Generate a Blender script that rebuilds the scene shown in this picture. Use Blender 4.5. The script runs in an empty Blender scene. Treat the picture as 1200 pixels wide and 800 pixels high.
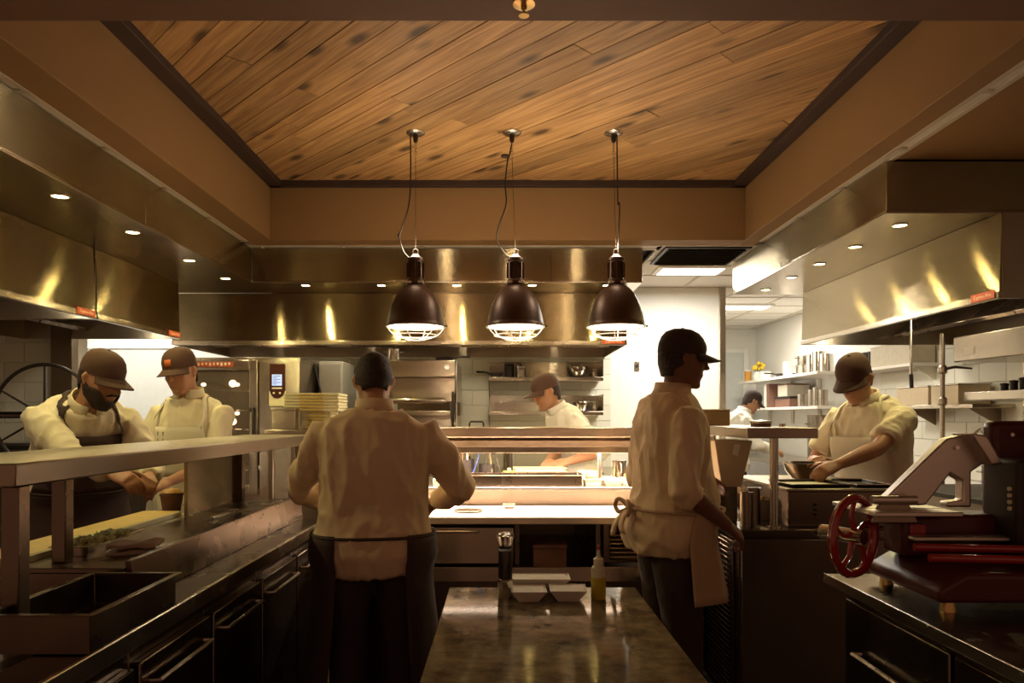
import bpy, math, random
from mathutils import Vector, Matrix, noise
R = math.radians
PI = math.pi
scene = bpy.context.scene
C = scene.collection
random.seed(7)

# ------------------------------------------------------------------ camera
cam_d = bpy.data.cameras.new('camera')
cam_d.sensor_width = 36.0
cam_d.lens = 25.5
cam_d.shift_x = 10 / 1200
cam_d.shift_y = 87 / 1200
cam_d.clip_start = 0.02
cam = bpy.data.objects.new('camera', cam_d)
C.objects.link(cam)
cam.location = (0, 0, 1.40)
cam.rotation_euler = (R(90), 0, 0)
scene.camera = cam

# ------------------------------------------------------------------ world and exposure
W = bpy.data.worlds.new('brown_fill')
scene.world = W
W.use_nodes = True
W.node_tree.nodes['Background'].inputs[0].default_value = (0.235, 0.12, 0.07, 1)  # brown ambient fill, added to lift the dark tones and the camera-facing sides
W.node_tree.nodes['Background'].inputs[1].default_value = 1.0
vs = scene.view_settings
vs.view_transform = 'Standard'
vs.look = 'None'
vs.exposure = 0.0
vs.gamma = 1.0
vs.use_curve_mapping = False

LAMP_COL = (1.0, 0.82, 0.36)        # recessed hood lamps
PEND_COL = (1.0, 0.80, 0.55)        # pendants
WHITE_COL = (1.0, 0.94, 0.82)       # ceiling panels of the back area

def area_light(name, loc, size, power, col, rot=(0, 0, 0), size_y=None, spread=180):
    d = bpy.data.lights.new(name, 'AREA')
    d.energy = power; d.color = col
    d.shape = 'RECTANGLE'; d.size = size; d.size_y = size_y or size
    d.spread = R(spread)
    o = bpy.data.objects.new(name, d); C.objects.link(o)
    o.location = loc; o.rotation_euler = rot
    return o

def spot_light(name, loc, power, col, angle=120, blend=0.6, r=0.03, rot=(0, 0, 0)):
    d = bpy.data.lights.new(name, 'SPOT')
    d.energy = power; d.color = col
    d.spot_size = R(angle); d.spot_blend = blend; d.shadow_soft_size = r
    o = bpy.data.objects.new(name, d); C.objects.link(o)
    o.location = loc; o.rotation_euler = rot
    return o

# back area ceiling panels (built further down as ceiling_light objects) light the white walls
for i, (x, y, p) in enumerate(((1.6, 6.22, 44), (2.75, 8.3, 42), (-3.4, 6.3, 24))):
    area_light('panel_lamp', (x, y, 2.60), 0.55, p, WHITE_COL, size_y=0.3)

# ------------------------------------------------------------------ materials
MATS = {}
def nt(name):
    m = bpy.data.materials.new(name); m.use_nodes = True
    MATS[name] = m
    return m, m.node_tree, m.node_tree.nodes['Principled BSDF']

def mat(name, col, rough=0.5, metal=0.0, noise_amt=0.0, noise_scale=20, bump=0.0, bump_scale=60,
        spec=0.5, emit=None, emit_s=0.0, trans=0.0, ior=1.45, coat=0.0, stretch=(1, 1, 1), sheen=0.0):
    m, t, b = nt(name)
    c = (*col, 1)
    b.inputs['Base Color'].default_value = c
    b.inputs['Roughness'].default_value = rough
    b.inputs['Metallic'].default_value = metal
    b.inputs['Specular IOR Level'].default_value = spec
    b.inputs['IOR'].default_value = ior
    b.inputs['Transmission Weight'].default_value = trans
    b.inputs['Coat Weight'].default_value = coat
    if sheen: b.inputs['Sheen Weight'].default_value = sheen
    if emit:
        b.inputs['Emission Color'].default_value = (*emit, 1)
        b.inputs['Emission Strength'].default_value = emit_s
    if noise_amt or bump:
        tc = t.nodes.new('ShaderNodeTexCoord')
        mp = t.nodes.new('ShaderNodeMapping'); mp.inputs['Scale'].default_value = stretch
        t.links.new(tc.outputs['Object'], mp.inputs['Vector'])
    if noise_amt:
        n = t.nodes.new('ShaderNodeTexNoise'); n.inputs['Scale'].default_value = noise_scale
        n.inputs['Detail'].default_value = 5
        t.links.new(mp.outputs[0], n.inputs['Vector'])
        r = t.nodes.new('ShaderNodeMapRange')
        r.inputs['From Min'].default_value = 0.3; r.inputs['From Max'].default_value = 0.7
        r.inputs['To Min'].default_value = 1 - noise_amt; r.inputs['To Max'].default_value = 1 + noise_amt
        t.links.new(n.outputs['Fac'], r.inputs['Value'])
        mx = t.nodes.new('ShaderNodeMix'); mx.data_type = 'RGBA'; mx.blend_type = 'MULTIPLY'
        mx.inputs['Factor'].default_value = 1
        mx.inputs['A'].default_value = c
        t.links.new(r.outputs[0], mx.inputs['B'])
        t.links.new(mx.outputs['Result'], b.inputs['Base Color'])
    if bump:
        n2 = t.nodes.new('ShaderNodeTexNoise'); n2.inputs['Scale'].default_value = bump_scale
        n2.inputs['Detail'].default_value = 4
        t.links.new(mp.outputs[0], n2.inputs['Vector'])
        bp = t.nodes.new('ShaderNodeBump'); bp.inputs['Strength'].default_value = bump
        bp.inputs['Distance'].default_value = 0.01
        t.links.new(n2.outputs['Fac'], bp.inputs['Height'])
        t.links.new(bp.outputs[0], b.inputs['Normal'])
    return m

def steel(name, col=(0.58, 0.53, 0.46), rough=0.30, aniso=0.85, rot=0.25, axis='Z', wav=0.02, wscale=3.0, brush=0.06, rvar=.07, smear=0.0):
    """brushed sheet steel: grain along the sheet, highlights drawn out across it, slightly wavy sheet"""
    m, t, b = nt(name)
    b.inputs['Metallic'].default_value = 1
    b.inputs['Anisotropic'].default_value = aniso
    b.inputs['Anisotropic Rotation'].default_value = rot
    tg = t.nodes.new('ShaderNodeTangent'); tg.direction_type = 'RADIAL'; tg.axis = axis
    t.links.new(tg.outputs[0], b.inputs['Tangent'])
    tc = t.nodes.new('ShaderNodeTexCoord')
    n = t.nodes.new('ShaderNodeTexNoise'); n.inputs['Scale'].default_value = 5; n.inputs['Detail'].default_value = 6
    t.links.new(tc.outputs['Object'], n.inputs['Vector'])
    r = t.nodes.new('ShaderNodeMapRange')
    r.inputs['To Min'].default_value = rough - rvar; r.inputs['To Max'].default_value = rough + rvar
    t.links.new(n.outputs['Fac'], r.inputs['Value']); t.links.new(r.outputs[0], b.inputs['Roughness'])
    mr = t.nodes.new('ShaderNodeMix'); mr.data_type = 'RGBA'
    mr.inputs['A'].default_value = (*[c * (1 - brush) for c in col], 1)
    mr.inputs['B'].default_value = (*[min(1, c * (1 + brush)) for c in col], 1)
    t.links.new(n.outputs['Fac'], mr.inputs['Factor'])
    t.links.new(mr.outputs['Result'], b.inputs['Base Color'])
    if smear:      # microscopic brush lines: normals scatter up and down, hardly sideways
        ge = t.nodes.new('ShaderNodeNewGeometry')
        wn = t.nodes.new('ShaderNodeTexWhiteNoise'); wn.noise_dimensions = '3D'
        t.links.new(ge.outputs['Position'], wn.inputs['Vector'])
        mr2 = t.nodes.new('ShaderNodeMapRange'); mr2.inputs['To Min'].default_value = -smear; mr2.inputs['To Max'].default_value = smear
        t.links.new(wn.outputs['Value'], mr2.inputs['Value'])
        cz = t.nodes.new('ShaderNodeCombineXYZ'); t.links.new(mr2.outputs[0], cz.inputs[2])
        n3 = t.nodes.new('ShaderNodeTexNoise'); n3.inputs['Scale'].default_value = wscale; n3.inputs['Detail'].default_value = 0
        t.links.new(tc.outputs['Object'], n3.inputs['Vector'])
        wv = t.nodes.new('ShaderNodeVectorMath'); wv.operation = 'MULTIPLY_ADD'
        wv.inputs[1].default_value = (wav, wav, wav); wv.inputs[2].default_value = (-wav / 2,) * 3
        t.links.new(n3.outputs['Color'], wv.inputs[0])
        a1 = t.nodes.new('ShaderNodeVectorMath'); t.links.new(ge.outputs['Normal'], a1.inputs[0]); t.links.new(cz.outputs[0], a1.inputs[1])
        a2 = t.nodes.new('ShaderNodeVectorMath'); t.links.new(a1.outputs[0], a2.inputs[0]); t.links.new(wv.outputs[0], a2.inputs[1])
        nn = t.nodes.new('ShaderNodeVectorMath'); nn.operation = 'NORMALIZE'; t.links.new(a2.outputs[0], nn.inputs[0])
        t.links.new(nn.outputs[0], b.inputs['Normal'])
    elif wav:
        n2 = t.nodes.new('ShaderNodeTexNoise'); n2.inputs['Scale'].default_value = wscale; n2.inputs['Detail'].default_value = 1
        t.links.new(tc.outputs['Object'], n2.inputs['Vector'])
        bp = t.nodes.new('ShaderNodeBump'); bp.inputs['Strength'].default_value = wav; bp.inputs['Distance'].default_value = 0.3
        t.links.new(n2.outputs['Fac'], bp.inputs['Height']); t.links.new(bp.outputs[0], b.inputs['Normal'])
    return m

steel('hood_steel', rough=0.11, rvar=.005, aniso=0.0, wav=0.0, wscale=3.0, smear=.55, col=(0.34, 0.275, 0.165))
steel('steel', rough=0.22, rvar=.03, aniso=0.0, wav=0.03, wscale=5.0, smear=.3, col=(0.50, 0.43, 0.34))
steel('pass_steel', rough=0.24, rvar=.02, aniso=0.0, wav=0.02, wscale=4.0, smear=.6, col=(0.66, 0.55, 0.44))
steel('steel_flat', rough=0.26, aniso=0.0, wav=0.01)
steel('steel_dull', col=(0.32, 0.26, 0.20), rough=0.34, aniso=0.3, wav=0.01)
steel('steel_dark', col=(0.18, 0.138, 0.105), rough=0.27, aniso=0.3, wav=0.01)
steel('chrome', col=(0.72, 0.68, 0.62), rough=0.12, aniso=0.0, wav=0.0)
steel('aluminium', col=(0.66, 0.60, 0.54), rough=0.42, aniso=0.0, wav=0.0)
mat('soffit_paint', (0.27, 0.152, 0.058), 0.7, noise_amt=0.04, noise_scale=3, bump=0.02)
mat('dark_frame', (0.045, 0.024, 0.018), 0.6, noise_amt=0.15, noise_scale=8)
mat('ceiling_tile_white', (0.80, 0.76, 0.70), 0.9, bump=0.15, bump_scale=120, noise_amt=0.03)
mat('tbar', (0.62, 0.56, 0.46), 0.5)
mat('wall_paint', (0.84, 0.82, 0.76), 0.6, noise_amt=0.03, noise_scale=2, bump=0.02)
mat('grout', (0.50, 0.46, 0.38), 0.8, noise_amt=0.1)
mat('floor_tile', (0.14, 0.07, 0.05), 0.45, noise_amt=0.25, noise_scale=6)
def floor_mat():
    m, t, b = nt('floor_grout')
    tc = t.nodes.new('ShaderNodeTexCoord'); mp = t.nodes.new('ShaderNodeMapping'); mp.inputs['Location'].default_value = (0, 0, 0)
    t.links.new(tc.outputs['Object'], mp.inputs['Vector'])
    br = t.nodes.new('ShaderNodeTexBrick'); br.offset = 0.0; br.inputs['Scale'].default_value = 1.0
    br.inputs['Brick Width'].default_value = .30; br.inputs['Row Height'].default_value = .30; br.inputs['Mortar Size'].default_value = .005
    br.inputs['Color1'].default_value = (0.14, 0.07, 0.05, 1); br.inputs['Color2'].default_value = (0.12, 0.06, 0.045, 1); br.inputs['Mortar'].default_value = (0.06, 0.035, 0.03, 1)
    t.links.new(mp.outputs[0], br.inputs['Vector']); t.links.new(br.outputs['Color'], b.inputs['Base Color'])
    b.inputs['Roughness'].default_value = .5
floor_mat()
mat('black_plastic', (0.022, 0.016, 0.013), 0.4)
mat('black_metal', (0.04, 0.028, 0.022), 0.45, metal=0.3, noise_amt=0.1)
mat('lamp_shell', (0.075, 0.038, 0.024), 0.42, metal=0.35, noise_amt=0.12, noise_scale=15)
mat('enamel_white', (0.85, 0.80, 0.72), 0.3)
mat('bulb_glow', (1, 0.9, 0.75), 0.4, emit=(1.0, 0.86, 0.66), emit_s=9.0)
mat('lamp_glow', (1, 1, 0.8), 0.4, emit=(1.0, 0.88, 0.38), emit_s=40.0)
mat('panel_glow', (1, 1, 0.95), 0.5, emit=(1.0, 0.95, 0.85), emit_s=4.5)
mat('heat_glow', (1, 0.9, 0.8), 0.5, emit=(1.0, 0.80, 0.62), emit_s=5.0)
mat('oven_glow', (1, 0.9, 0.7), 0.5, emit=(1.0, 0.85, 0.60), emit_s=7.0)
mat('red_label', (0.42, 0.075, 0.03), 0.45)
mat('label_text', (0.80, 0.52, 0.36), 0.5)

def glazed_tile():
    m, t, b = nt('wall_tile')
    oi = t.nodes.new('ShaderNodeObjectInfo')
    r = t.nodes.new('ShaderNodeMapRange'); r.inputs['To Min'].default_value = 0.94; r.inputs['To Max'].default_value = 1.05
    t.links.new(oi.outputs['Random'], r.inputs['Value'])
    mx = t.nodes.new('ShaderNodeMix'); mx.data_type = 'RGBA'; mx.blend_type = 'MULTIPLY'; mx.inputs['Factor'].default_value = 1
    mx.inputs['A'].default_value = (0.79, 0.77, 0.66, 1)
    t.links.new(r.outputs[0], mx.inputs['B']); t.links.new(mx.outputs['Result'], b.inputs['Base Color'])
    b.inputs['Roughness'].default_value = 0.22
glazed_tile()

def plank_mat():
    m, t, b = nt('pine_plank')
    tc = t.nodes.new('ShaderNodeTexCoord'); oi = t.nodes.new('ShaderNodeObjectInfo')
    add = t.nodes.new('ShaderNodeVectorMath'); add.operation = 'MULTIPLY_ADD'
    sc = t.nodes.new('ShaderNodeCombineXYZ')
    mu = t.nodes.new('ShaderNodeMath'); mu.operation = 'MULTIPLY'; mu.inputs[1].default_value = 37.0
    t.links.new(oi.outputs['Random'], mu.inputs[0])
    for k in range(3): t.links.new(mu.outputs[0], sc.inputs[k])
    add.inputs[1].default_value = (1, 1, 1)
    t.links.new(tc.outputs['Object'], add.inputs[0]); t.links.new(sc.outputs[0], add.inputs[2])
    mp = t.nodes.new('ShaderNodeMapping'); mp.inputs['Scale'].default_value = (1.2, 22, 22)
    t.links.new(add.outputs[0], mp.inputs['Vector'])
    g = t.nodes.new('ShaderNodeTexNoise'); g.inputs['Scale'].default_value = 1.6; g.inputs['Detail'].default_value = 6; g.inputs['Distortion'].default_value = 0.8
    t.links.new(mp.outputs[0], g.inputs['Vector'])
    cr = t.nodes.new('ShaderNodeValToRGB')
    cr.color_ramp.elements[0].position = 0.28; cr.color_ramp.elements[0].color = (0.26, 0.125, 0.042, 1)
    cr.color_ramp.elements[1].position = 0.75; cr.color_ramp.elements[1].color = (0.60, 0.36, 0.145, 1)
    t.links.new(g.outputs['Fac'], cr.inputs['Fac'])
    # board to board tone
    r = t.nodes.new('ShaderNodeMapRange'); r.inputs['To Min'].default_value = 0.72; r.inputs['To Max'].default_value = 1.2
    t.links.new(oi.outputs['Random'], r.inputs['Value'])
    mx = t.nodes.new('ShaderNodeMix'); mx.data_type = 'RGBA'; mx.blend_type = 'MULTIPLY'; mx.inputs['Factor'].default_value = 1
    t.links.new(cr.outputs[0], mx.inputs['A']); t.links.new(r.outputs[0], mx.inputs['B'])
    # knots
    mp2 = t.nodes.new('ShaderNodeMapping'); mp2.inputs['Scale'].default_value = (2.6, 6.5, 0.0)
    t.links.new(add.outputs[0], mp2.inputs['Vector'])
    v = t.nodes.new('ShaderNodeTexVoronoi'); v.inputs['Scale'].default_value = 1.0; v.inputs['Randomness'].default_value = 1
    t.links.new(mp2.outputs[0], v.inputs['Vector'])
    kr = t.nodes.new('ShaderNodeValToRGB')
    kr.color_ramp.elements[0].position = 0.10; kr.color_ramp.elements[0].color = (0.10, 0.08, 0.07, 1)
    kr.color_ramp.elements[1].position = 0.26; kr.color_ramp.elements[1].color = (1, 1, 1, 1)
    t.links.new(v.outputs['Distance'], kr.inputs['Fac'])
    mx2 = t.nodes.new('ShaderNodeMix'); mx2.data_type = 'RGBA'; mx2.blend_type = 'MULTIPLY'; mx2.inputs['Factor'].default_value = 0.85
    t.links.new(mx.outputs['Result'], mx2.inputs['A']); t.links.new(kr.outputs[0], mx2.inputs['B'])
    t.links.new(mx2.outputs['Result'], b.inputs['Base Color'])
    b.inputs['Roughness'].default_value = 0.6
plank_mat()

def marble_mat():
    m, t, b = nt('dark_stone')
    tc = t.nodes.new('ShaderNodeTexCoord')
    n = t.nodes.new('ShaderNodeTexNoise'); n.inputs['Scale'].default_value = 14; n.inputs['Detail'].default_value = 9; n.inputs['Roughness'].default_value = 0.62
    t.links.new(tc.outputs['Object'], n.inputs['Vector'])
    cr = t.nodes.new('ShaderNodeValToRGB')
    cr.color_ramp.elements[0].position = 0.36; cr.color_ramp.elements[0].color = (0.065, 0.046, 0.028, 1)
    cr.color_ramp.elements[1].position = 0.68; cr.color_ramp.elements[1].color = (0.22, 0.165, 0.10, 1)
    t.links.new(n.outputs['Fac'], cr.inputs['Fac']); t.links.new(cr.outputs[0], b.inputs['Base Color'])
    b.inputs['Roughness'].default_value = 0.07
    b.inputs['IOR'].default_value = 1.22
marble_mat()

# ------------------------------------------------------------------ mesh helpers
class G:
    """collects shapes; build() links them as ONE mesh object"""
    def __init__(s): s.v = []; s.f = []; s.m = []; s.mi = 0
    def add(s, vs, fs, M=None):
        o = len(s.v)
        s.v += [tuple(M @ Vector(p)) for p in vs] if M else [tuple(p) for p in vs]
        s.f += [tuple(o + i for i in f) for f in fs]; s.m += [s.mi] * len(fs)
        return s
    def box(s, x0, x1, y0, y1, z0, z1, M=None):
        vs = [(x, y, z) for z in (z0, z1) for y in (y0, y1) for x in (x0, x1)]
        return s.add(vs, [(0, 2, 3, 1), (4, 5, 7, 6), (0, 1, 5, 4), (2, 6, 7, 3), (0, 4, 6, 2), (1, 3, 7, 5)], M)
    def cbox(s, c, d, M=None):
        return s.box(c[0]-d[0]/2, c[0]+d[0]/2, c[1]-d[1]/2, c[1]+d[1]/2, c[2]-d[2]/2, c[2]+d[2]/2, M)
    def loft(s, rings, cap=True, closed=False, M=None):
        n = len(rings[0]); vs = [p for r in rings for p in r]; fs = []
        k = len(rings)
        for i in range(k if closed else k - 1):
            a, b = i * n, ((i + 1) % k) * n
            for j in range(n):
                fs.append((a + j, a + (j + 1) % n, b + (j + 1) % n, b + j))
        if cap and not closed:
            fs.append(tuple(range(n - 1, -1, -1))); fs.append(tuple((k - 1) * n + j for j in range(n)))
        return s.add(vs, fs, M)
    def sheet(s, rows, M=None):
        n = len(rows[0]); vs = [p for r in rows for p in r]
        fs = [(i*n+j, i*n+j+1, (i+1)*n+j+1, (i+1)*n+j) for i in range(len(rows)-1) for j in range(n-1)]
        return s.add(vs, fs, M)
    def tube(s, pts, r, n=8, closed=False, cap=True, M=None):
        pts = [Vector(p) for p in pts]; k = len(pts)
        rr = r if isinstance(r, (list, tuple)) else [r] * k
        rings = []; up = None
        for i, p in enumerate(pts):
            if closed: d = pts[(i + 1) % k] - pts[i - 1]
            else: d = pts[min(i + 1, k - 1)] - pts[max(i - 1, 0)]
            if d.length < 1e-9: d = Vector((0, 0, 1))
            d.normalize()
            if up is None:
                up = Vector((0, 0, 1)) if abs(d.z) < 0.9 else Vector((1, 0, 0))
            a = d.cross(up)
            if a.length < 1e-4: a = d.cross(Vector((0.3, 0.9, 0.1)))
            a.normalize(); up = a.cross(d).normalized(); b_ = up
            rings.append([p + a * (rr[i] * math.cos(2*PI*j/n)) + b_ * (rr[i] * math.sin(2*PI*j/n)) for j in range(n)])
        return s.loft(rings, cap=cap, closed=closed, M=M)
    def cyl(s, p0, p1, r0, r1=None, n=16, M=None):
        return s.tube([p0, p1], [r0, r0 if r1 is None else r1], n, M=M)
    def lathe(s, prof, n=24, c=(0, 0, 0), M=None, cap=True):
        rings = [[(c[0] + r*math.cos(2*PI*j/n), c[1] + r*math.sin(2*PI*j/n), c[2] + z) for j in range(n)] for r, z in prof]
        return s.loft(rings, cap=cap, M=M)
    def ball(s, c, r, n=12, k=8, M=None):
        r = r if isinstance(r, (tuple, list)) else (r, r, r)
        rings = []
        for i in range(k + 1):
            a = -PI/2 + PI * (i + 0.02 if i == 0 else i - 0.02 if i == k else i) / k
            rings.append([(c[0] + r[0]*math.cos(a)*math.cos(2*PI*j/n), c[1] + r[1]*math.cos(a)*math.sin(2*PI*j/n), c[2] + r[2]*math.sin(a)) for j in range(n)])
        return s.loft(rings, M=M)
    def prism(s, poly, axis, a, b, M=None):
        """extrude a 2D polygon along axis from a to b (x: poly=(y,z), y: (x,z), z: (x,y))"""
        f = {'x': lambda p, t: (t, p[0], p[1]), 'y': lambda p, t: (p[0], t, p[1]), 'z': lambda p, t: (p[0], p[1], t)}[axis]
        return s.loft([[f(p, a) for p in poly], [f(p, b) for p in poly]], M=M)
    def build(s, name, m, parent=None, bevel=0.0, smooth=35, label=None, seg=2, loc=None, rot=None):
        me = bpy.data.meshes.new(name)
        me.from_pydata(s.v, [], s.f)
        ms = m if isinstance(m, (list, tuple)) else [m]
        for k in ms: me.materials.append(MATS[k])
        if len(ms) > 1: me.polygons.foreach_set('material_index', s.m)
        import bmesh
        bm = bmesh.new(); bm.from_mesh(me); bmesh.ops.recalc_face_normals(bm, faces=bm.faces[:]); bm.to_mesh(me); bm.free()
        if smooth:
            me.polygons.foreach_set('use_smooth', [True] * len(me.polygons))
            me.set_sharp_from_angle(angle=R(smooth))
        o = bpy.data.objects.new(name, me); C.objects.link(o)
        if parent: o.parent = parent
        if loc: o.location = loc
        if rot: o.rotation_euler = rot
        if bevel:
            b = o.modifiers.new('edge', 'BEVEL'); b.width = bevel; b.segments = seg; b.limit_method = 'ANGLE'; b.angle_limit = R(40)
            b.harden_normals = False
        if label: o['label'] = label
        return o

def bez(pts, n=10):
    """Catmull-Rom through the points"""
    pts = [Vector(p) for p in pts]; out = []
    for i in range(len(pts) - 1):
        p0 = pts[max(i-1, 0)]; p1 = pts[i]; p2 = pts[i+1]; p3 = pts[min(i+2, len(pts)-1)]
        for k in range(n):
            t = k / n
            out.append(0.5 * ((2*p1) + (p2-p0)*t + (2*p0-5*p1+4*p2-p3)*t*t + (3*p1-p0-3*p2+p3)*t**3))
    out.append(pts[-1]); return out

def thing(name, label, cat, loc=(0, 0, 0), rz=0, group=None):
    o = bpy.data.objects.new(name, None); C.objects.link(o)
    o.location = loc; o.rotation_euler = (0, 0, rz); o.empty_display_size = 0.1
    return tag(o, label, cat, group)
def tag(o, label, cat, group=None):
    o['label'] = label; o['category'] = cat
    if group: o['group'] = group
    return o
def struct(o, label=None):
    o['kind'] = 'structure'
    if label: o['label'] = label
    return o
ORD = ['first', 'second', 'third', 'fourth', 'fifth', 'sixth', 'seventh', 'eighth']
def copy_tree(o, parent=None):
    c = o.copy(); C.objects.link(c); c.parent = parent
    for ch in list(o.children): copy_tree(ch, c)
    return c
def inst(src, name, parent, loc, rot=None):
    c = src.copy(); c.name = name; C.objects.link(c); c.parent = parent; c.location = loc
    if rot: c.rotation_euler = rot
    return c
def text(name, body, size, m, parent, loc, rot, depth=0.0005):
    cu = bpy.data.curves.new(name, 'FONT'); cu.body = body; cu.size = size; cu.extrude = depth
    cu.align_x = 'CENTER'; cu.align_y = 'CENTER'; cu.materials.append(MATS[m])
    o = bpy.data.objects.new(name, cu); C.objects.link(o); o.parent = parent; o.location = loc; o.rotation_euler = rot
    dg = bpy.context.evaluated_depsgraph_get()
    me = bpy.data.meshes.new_from_object(o.evaluated_get(dg))
    p = bpy.data.objects.new(name, me); C.objects.link(p); p.parent = parent; p.location = loc; p.rotation_euler = rot
    bpy.data.objects.remove(o)
    p.name = name
    return p
# ================================================================== STRUCTURE
SOF = 2.65          # underside of the soffit and of the tile ceiling
WOOD = 3.06
FAS = 2.39          # underside of the steel fascias, where the recessed lamps sit
HB = 1.97           # lower edge of the hoods
XL, XR, YB = -4.2, 3.65, 7.08

# floor with square tiles (dark, almost hidden)
fl = struct(G().box(XL - .1, XR + .1, -1.2, 11.1, -0.10, -0.004).build('floor', 'floor_grout', smooth=0))
ft = G().box(-.145, .145, -.145, .145, -0.012, 0).build('tile', 'floor_tile', fl, bevel=0.003)
first = True
for i in range(12):
    for j in range(22):
        x = -1.8 + .15 + i * .3; y = .45 + j * .3
        if first: ft.location = (x, y, 0); first = False
        else: inst(ft, 'tile', fl, (x, y, 0))

# walls
def wall(name, x0, x1, y0, y1, z0=0, z1=2.75, m='wall_paint'):
    return struct(G().box(x0, x1, y0, y1, z0, z1).build(name, m, smooth=0))
w_back = wall('wall_back', XL, 2.12, YB, YB + .12)
w_right = wall('wall_right', XR, XR + .12, 0.3, 10.6)
w_left = wall('wall_left', XL - .12, XL, 0.3, YB + .12)
w_far = wall('wall_far', 2.0, XR + .12, 10.5, 10.62)
w_pass = wall('wall_passage', 2.0, 2.12, YB + .12, 10.5)
w_wing = wall('wall_wing', XL, -3.20, 5.46, 5.58)

def tiled(wallobj, kind, fixed, a0, a1, z0, z1, tw=0.30, th=0.15):
    """glazed tiles set on a wall: kind 'y' = wall facing -Y, 'x' = wall facing -X, '-x' facing +X"""
    na = int((a1 - a0) / tw); nz = int((z1 - z0) / th); src = None
    for j in range(nz):
        off = (j % 2) * tw / 2
        for i in range(na + 1):
            s0 = a0 + i * tw - off; s1 = s0 + tw
            s0c, s1c = max(s0, a0), min(s1, a1)
            if s1c - s0c < 0.03: continue
            full = s1c - s0c > tw - .001
            c = (s0c + s1c) / 2; z = z0 + (j + .5) * th
            loc = (c, fixed, z) if kind == 'y' else (fixed, c, z)
            rz = {'y': 0, 'x': -PI/2, '-x': PI/2}[kind]
            if full and src: inst(src, 'tile', wallobj, loc, (0, 0, rz))
            else:
                w = (s1c - s0c) / 2 - .002
                o = G().box(-w, w, -.008, 0.004, -th/2 + .002, th/2 - .002).build('tile', 'wall_tile', wallobj, bevel=.0018, seg=1, smooth=0, loc=loc, rot=(0, 0, rz))
                if full: src = o
tiled(w_back, 'y', YB - .004, -2.7, 1.05, .9, 2.4)
tiled(w_right, 'x', XR - .004, 3.3, 7.0, .9, 2.1)
tiled(w_wing, 'y', 5.456, XL, -3.35, .9, 2.1)
struct(G().box(-3.36, -3.20, 5.38, 5.46, 0, 2.65).build('trim_1', 'steel_dull', bevel=.004), 'steel pilaster at the wall end')
# steel corner guard of the white wall
cg = struct(G().box(2.10, 2.16, YB - .035, YB, 0, 2.65).box(2.12, 2.16, YB, YB + .5, 0, 2.65).build('trim_2', 'steel', bevel=.003), 'steel corner guard of the white wall')
# door in the far wall of the passage, door on the left
def door(name, M, w=.30, h=2.05):
    fr = struct(G().box(-w - .07, -w, -.03, .03, 0, h + .07, M).box(w, w + .07, -.03, .03, 0, h + .07, M).box(-w, w, -.03, .03, h, h + .07, M).build(name, 'wall_paint', bevel=.004))
    G().box(-w, w, -.012, .02, 0, h, M).build('door_leaf', 'door_grey', fr, bevel=.003)
    G().tube([M @ Vector(p) for p in ((w-.07, -.01, 1.0), (w-.07, -.05, 1.0), (w-.17, -.05, 1.0))], .009, 8).build('door_handle', 'chrome', fr)
mat('door_grey', (0.62, 0.63, 0.60), 0.5, noise_amt=.03)
door('door_1', Matrix.Translation((3.22, 10.47, 0)), w=.24, h=2.3)
door('door_2', Matrix.Translation((-3.62, YB - .03, 0)), w=.42)

# ---- suspended tile ceiling (one ceiling, tiles are its parts) around the soffit
ce = struct(G().box(XL, XR, -1.0, 10.6, 2.73, 2.76).build('ceiling', 'dark_frame', smooth=0))
# hole for the raised timber bay is left open by building the slab as a ring
bpy.data.objects.remove(ce)
g = G()
OX0, OX1, OY0, OY1 = -1.66, 1.72, 2.30, 5.16      # opening of the raised bay
UX0, UX1, UY1 = -1.84, 1.84, 5.34                  # outer edge of the soffit
g.box(XL, UX0, 0.3, YB, 2.72, 2.75).box(UX1, XR, 0.3, 10.6, 2.72, 2.75).box(UX0, UX1, UY1, YB, 2.72, 2.75).box(UX0, UX1, 0.3, OY0 - .2, 2.9, 2.93)
ce = struct(g.build('ceiling', 'dark_frame', smooth=0))
tl = None
def ctile(x0, x1, y0, y1):
    global tl
    c = ((x0 + x1) / 2, (y0 + y1) / 2, SOF + .006)
    if abs(x1 - x0 - .6) < .01 and abs(y1 - y0 - .6) < .01 and tl:
        return inst(tl, 'ceiling_tile', ce, c)
    w, d = (x1 - x0) / 2 - .014, (y1 - y0) / 2 - .014
    o = G().box(-w, w, -d, d, 0, .015).build('ceiling_tile', 'ceiling_tile_white', ce, smooth=0, loc=c)
    if abs(x1 - x0 - .6) < .01 and abs(y1 - y0 - .6) < .01: tl = o
bars = []
def grid(x0, x1, ys):
    n = int(math.ceil((x1 - x0) / .6 - .01)); xs = [min(x0 + i * .6, x1) for i in range(n + 1)]
    for i in range(len(xs) - 1):
        for j in range(len(ys) - 1):
            if xs[i+1] - xs[i] > .05:
                cx, cy = (xs[i] + xs[i+1]) / 2, (ys[j] + ys[j+1]) / 2
                ctile(xs[i], xs[i+1], ys[j], ys[j+1])
    for x in xs: bars.append((x - .012, x + .012, ys[0], ys[-1]))
    for y in ys: bars.append((xs[0], xs[-1], y - .012, y + .012))
grid(1.16, 3.62, [5.34, 5.88, 6.48, 7.08, 7.68, 8.28, 8.88, 9.48, 10.08, 10.5])
grid(-4.2, 1.16, [5.34, 5.46])
grid(-4.2, -2.68, [5.46, 5.88, 6.48, 7.08])
grid(UX1, 1.90, [.4 + .6 * k for k in range(9)])
grid(-1.90, UX0, [.4 + .6 * k for k in range(9)])
for b in bars:
    G().box(b[0], b[1], b[2], b[3], SOF - .002, SOF + .02).build('grid_bar', 'tbar', ce, smooth=0)

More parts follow.
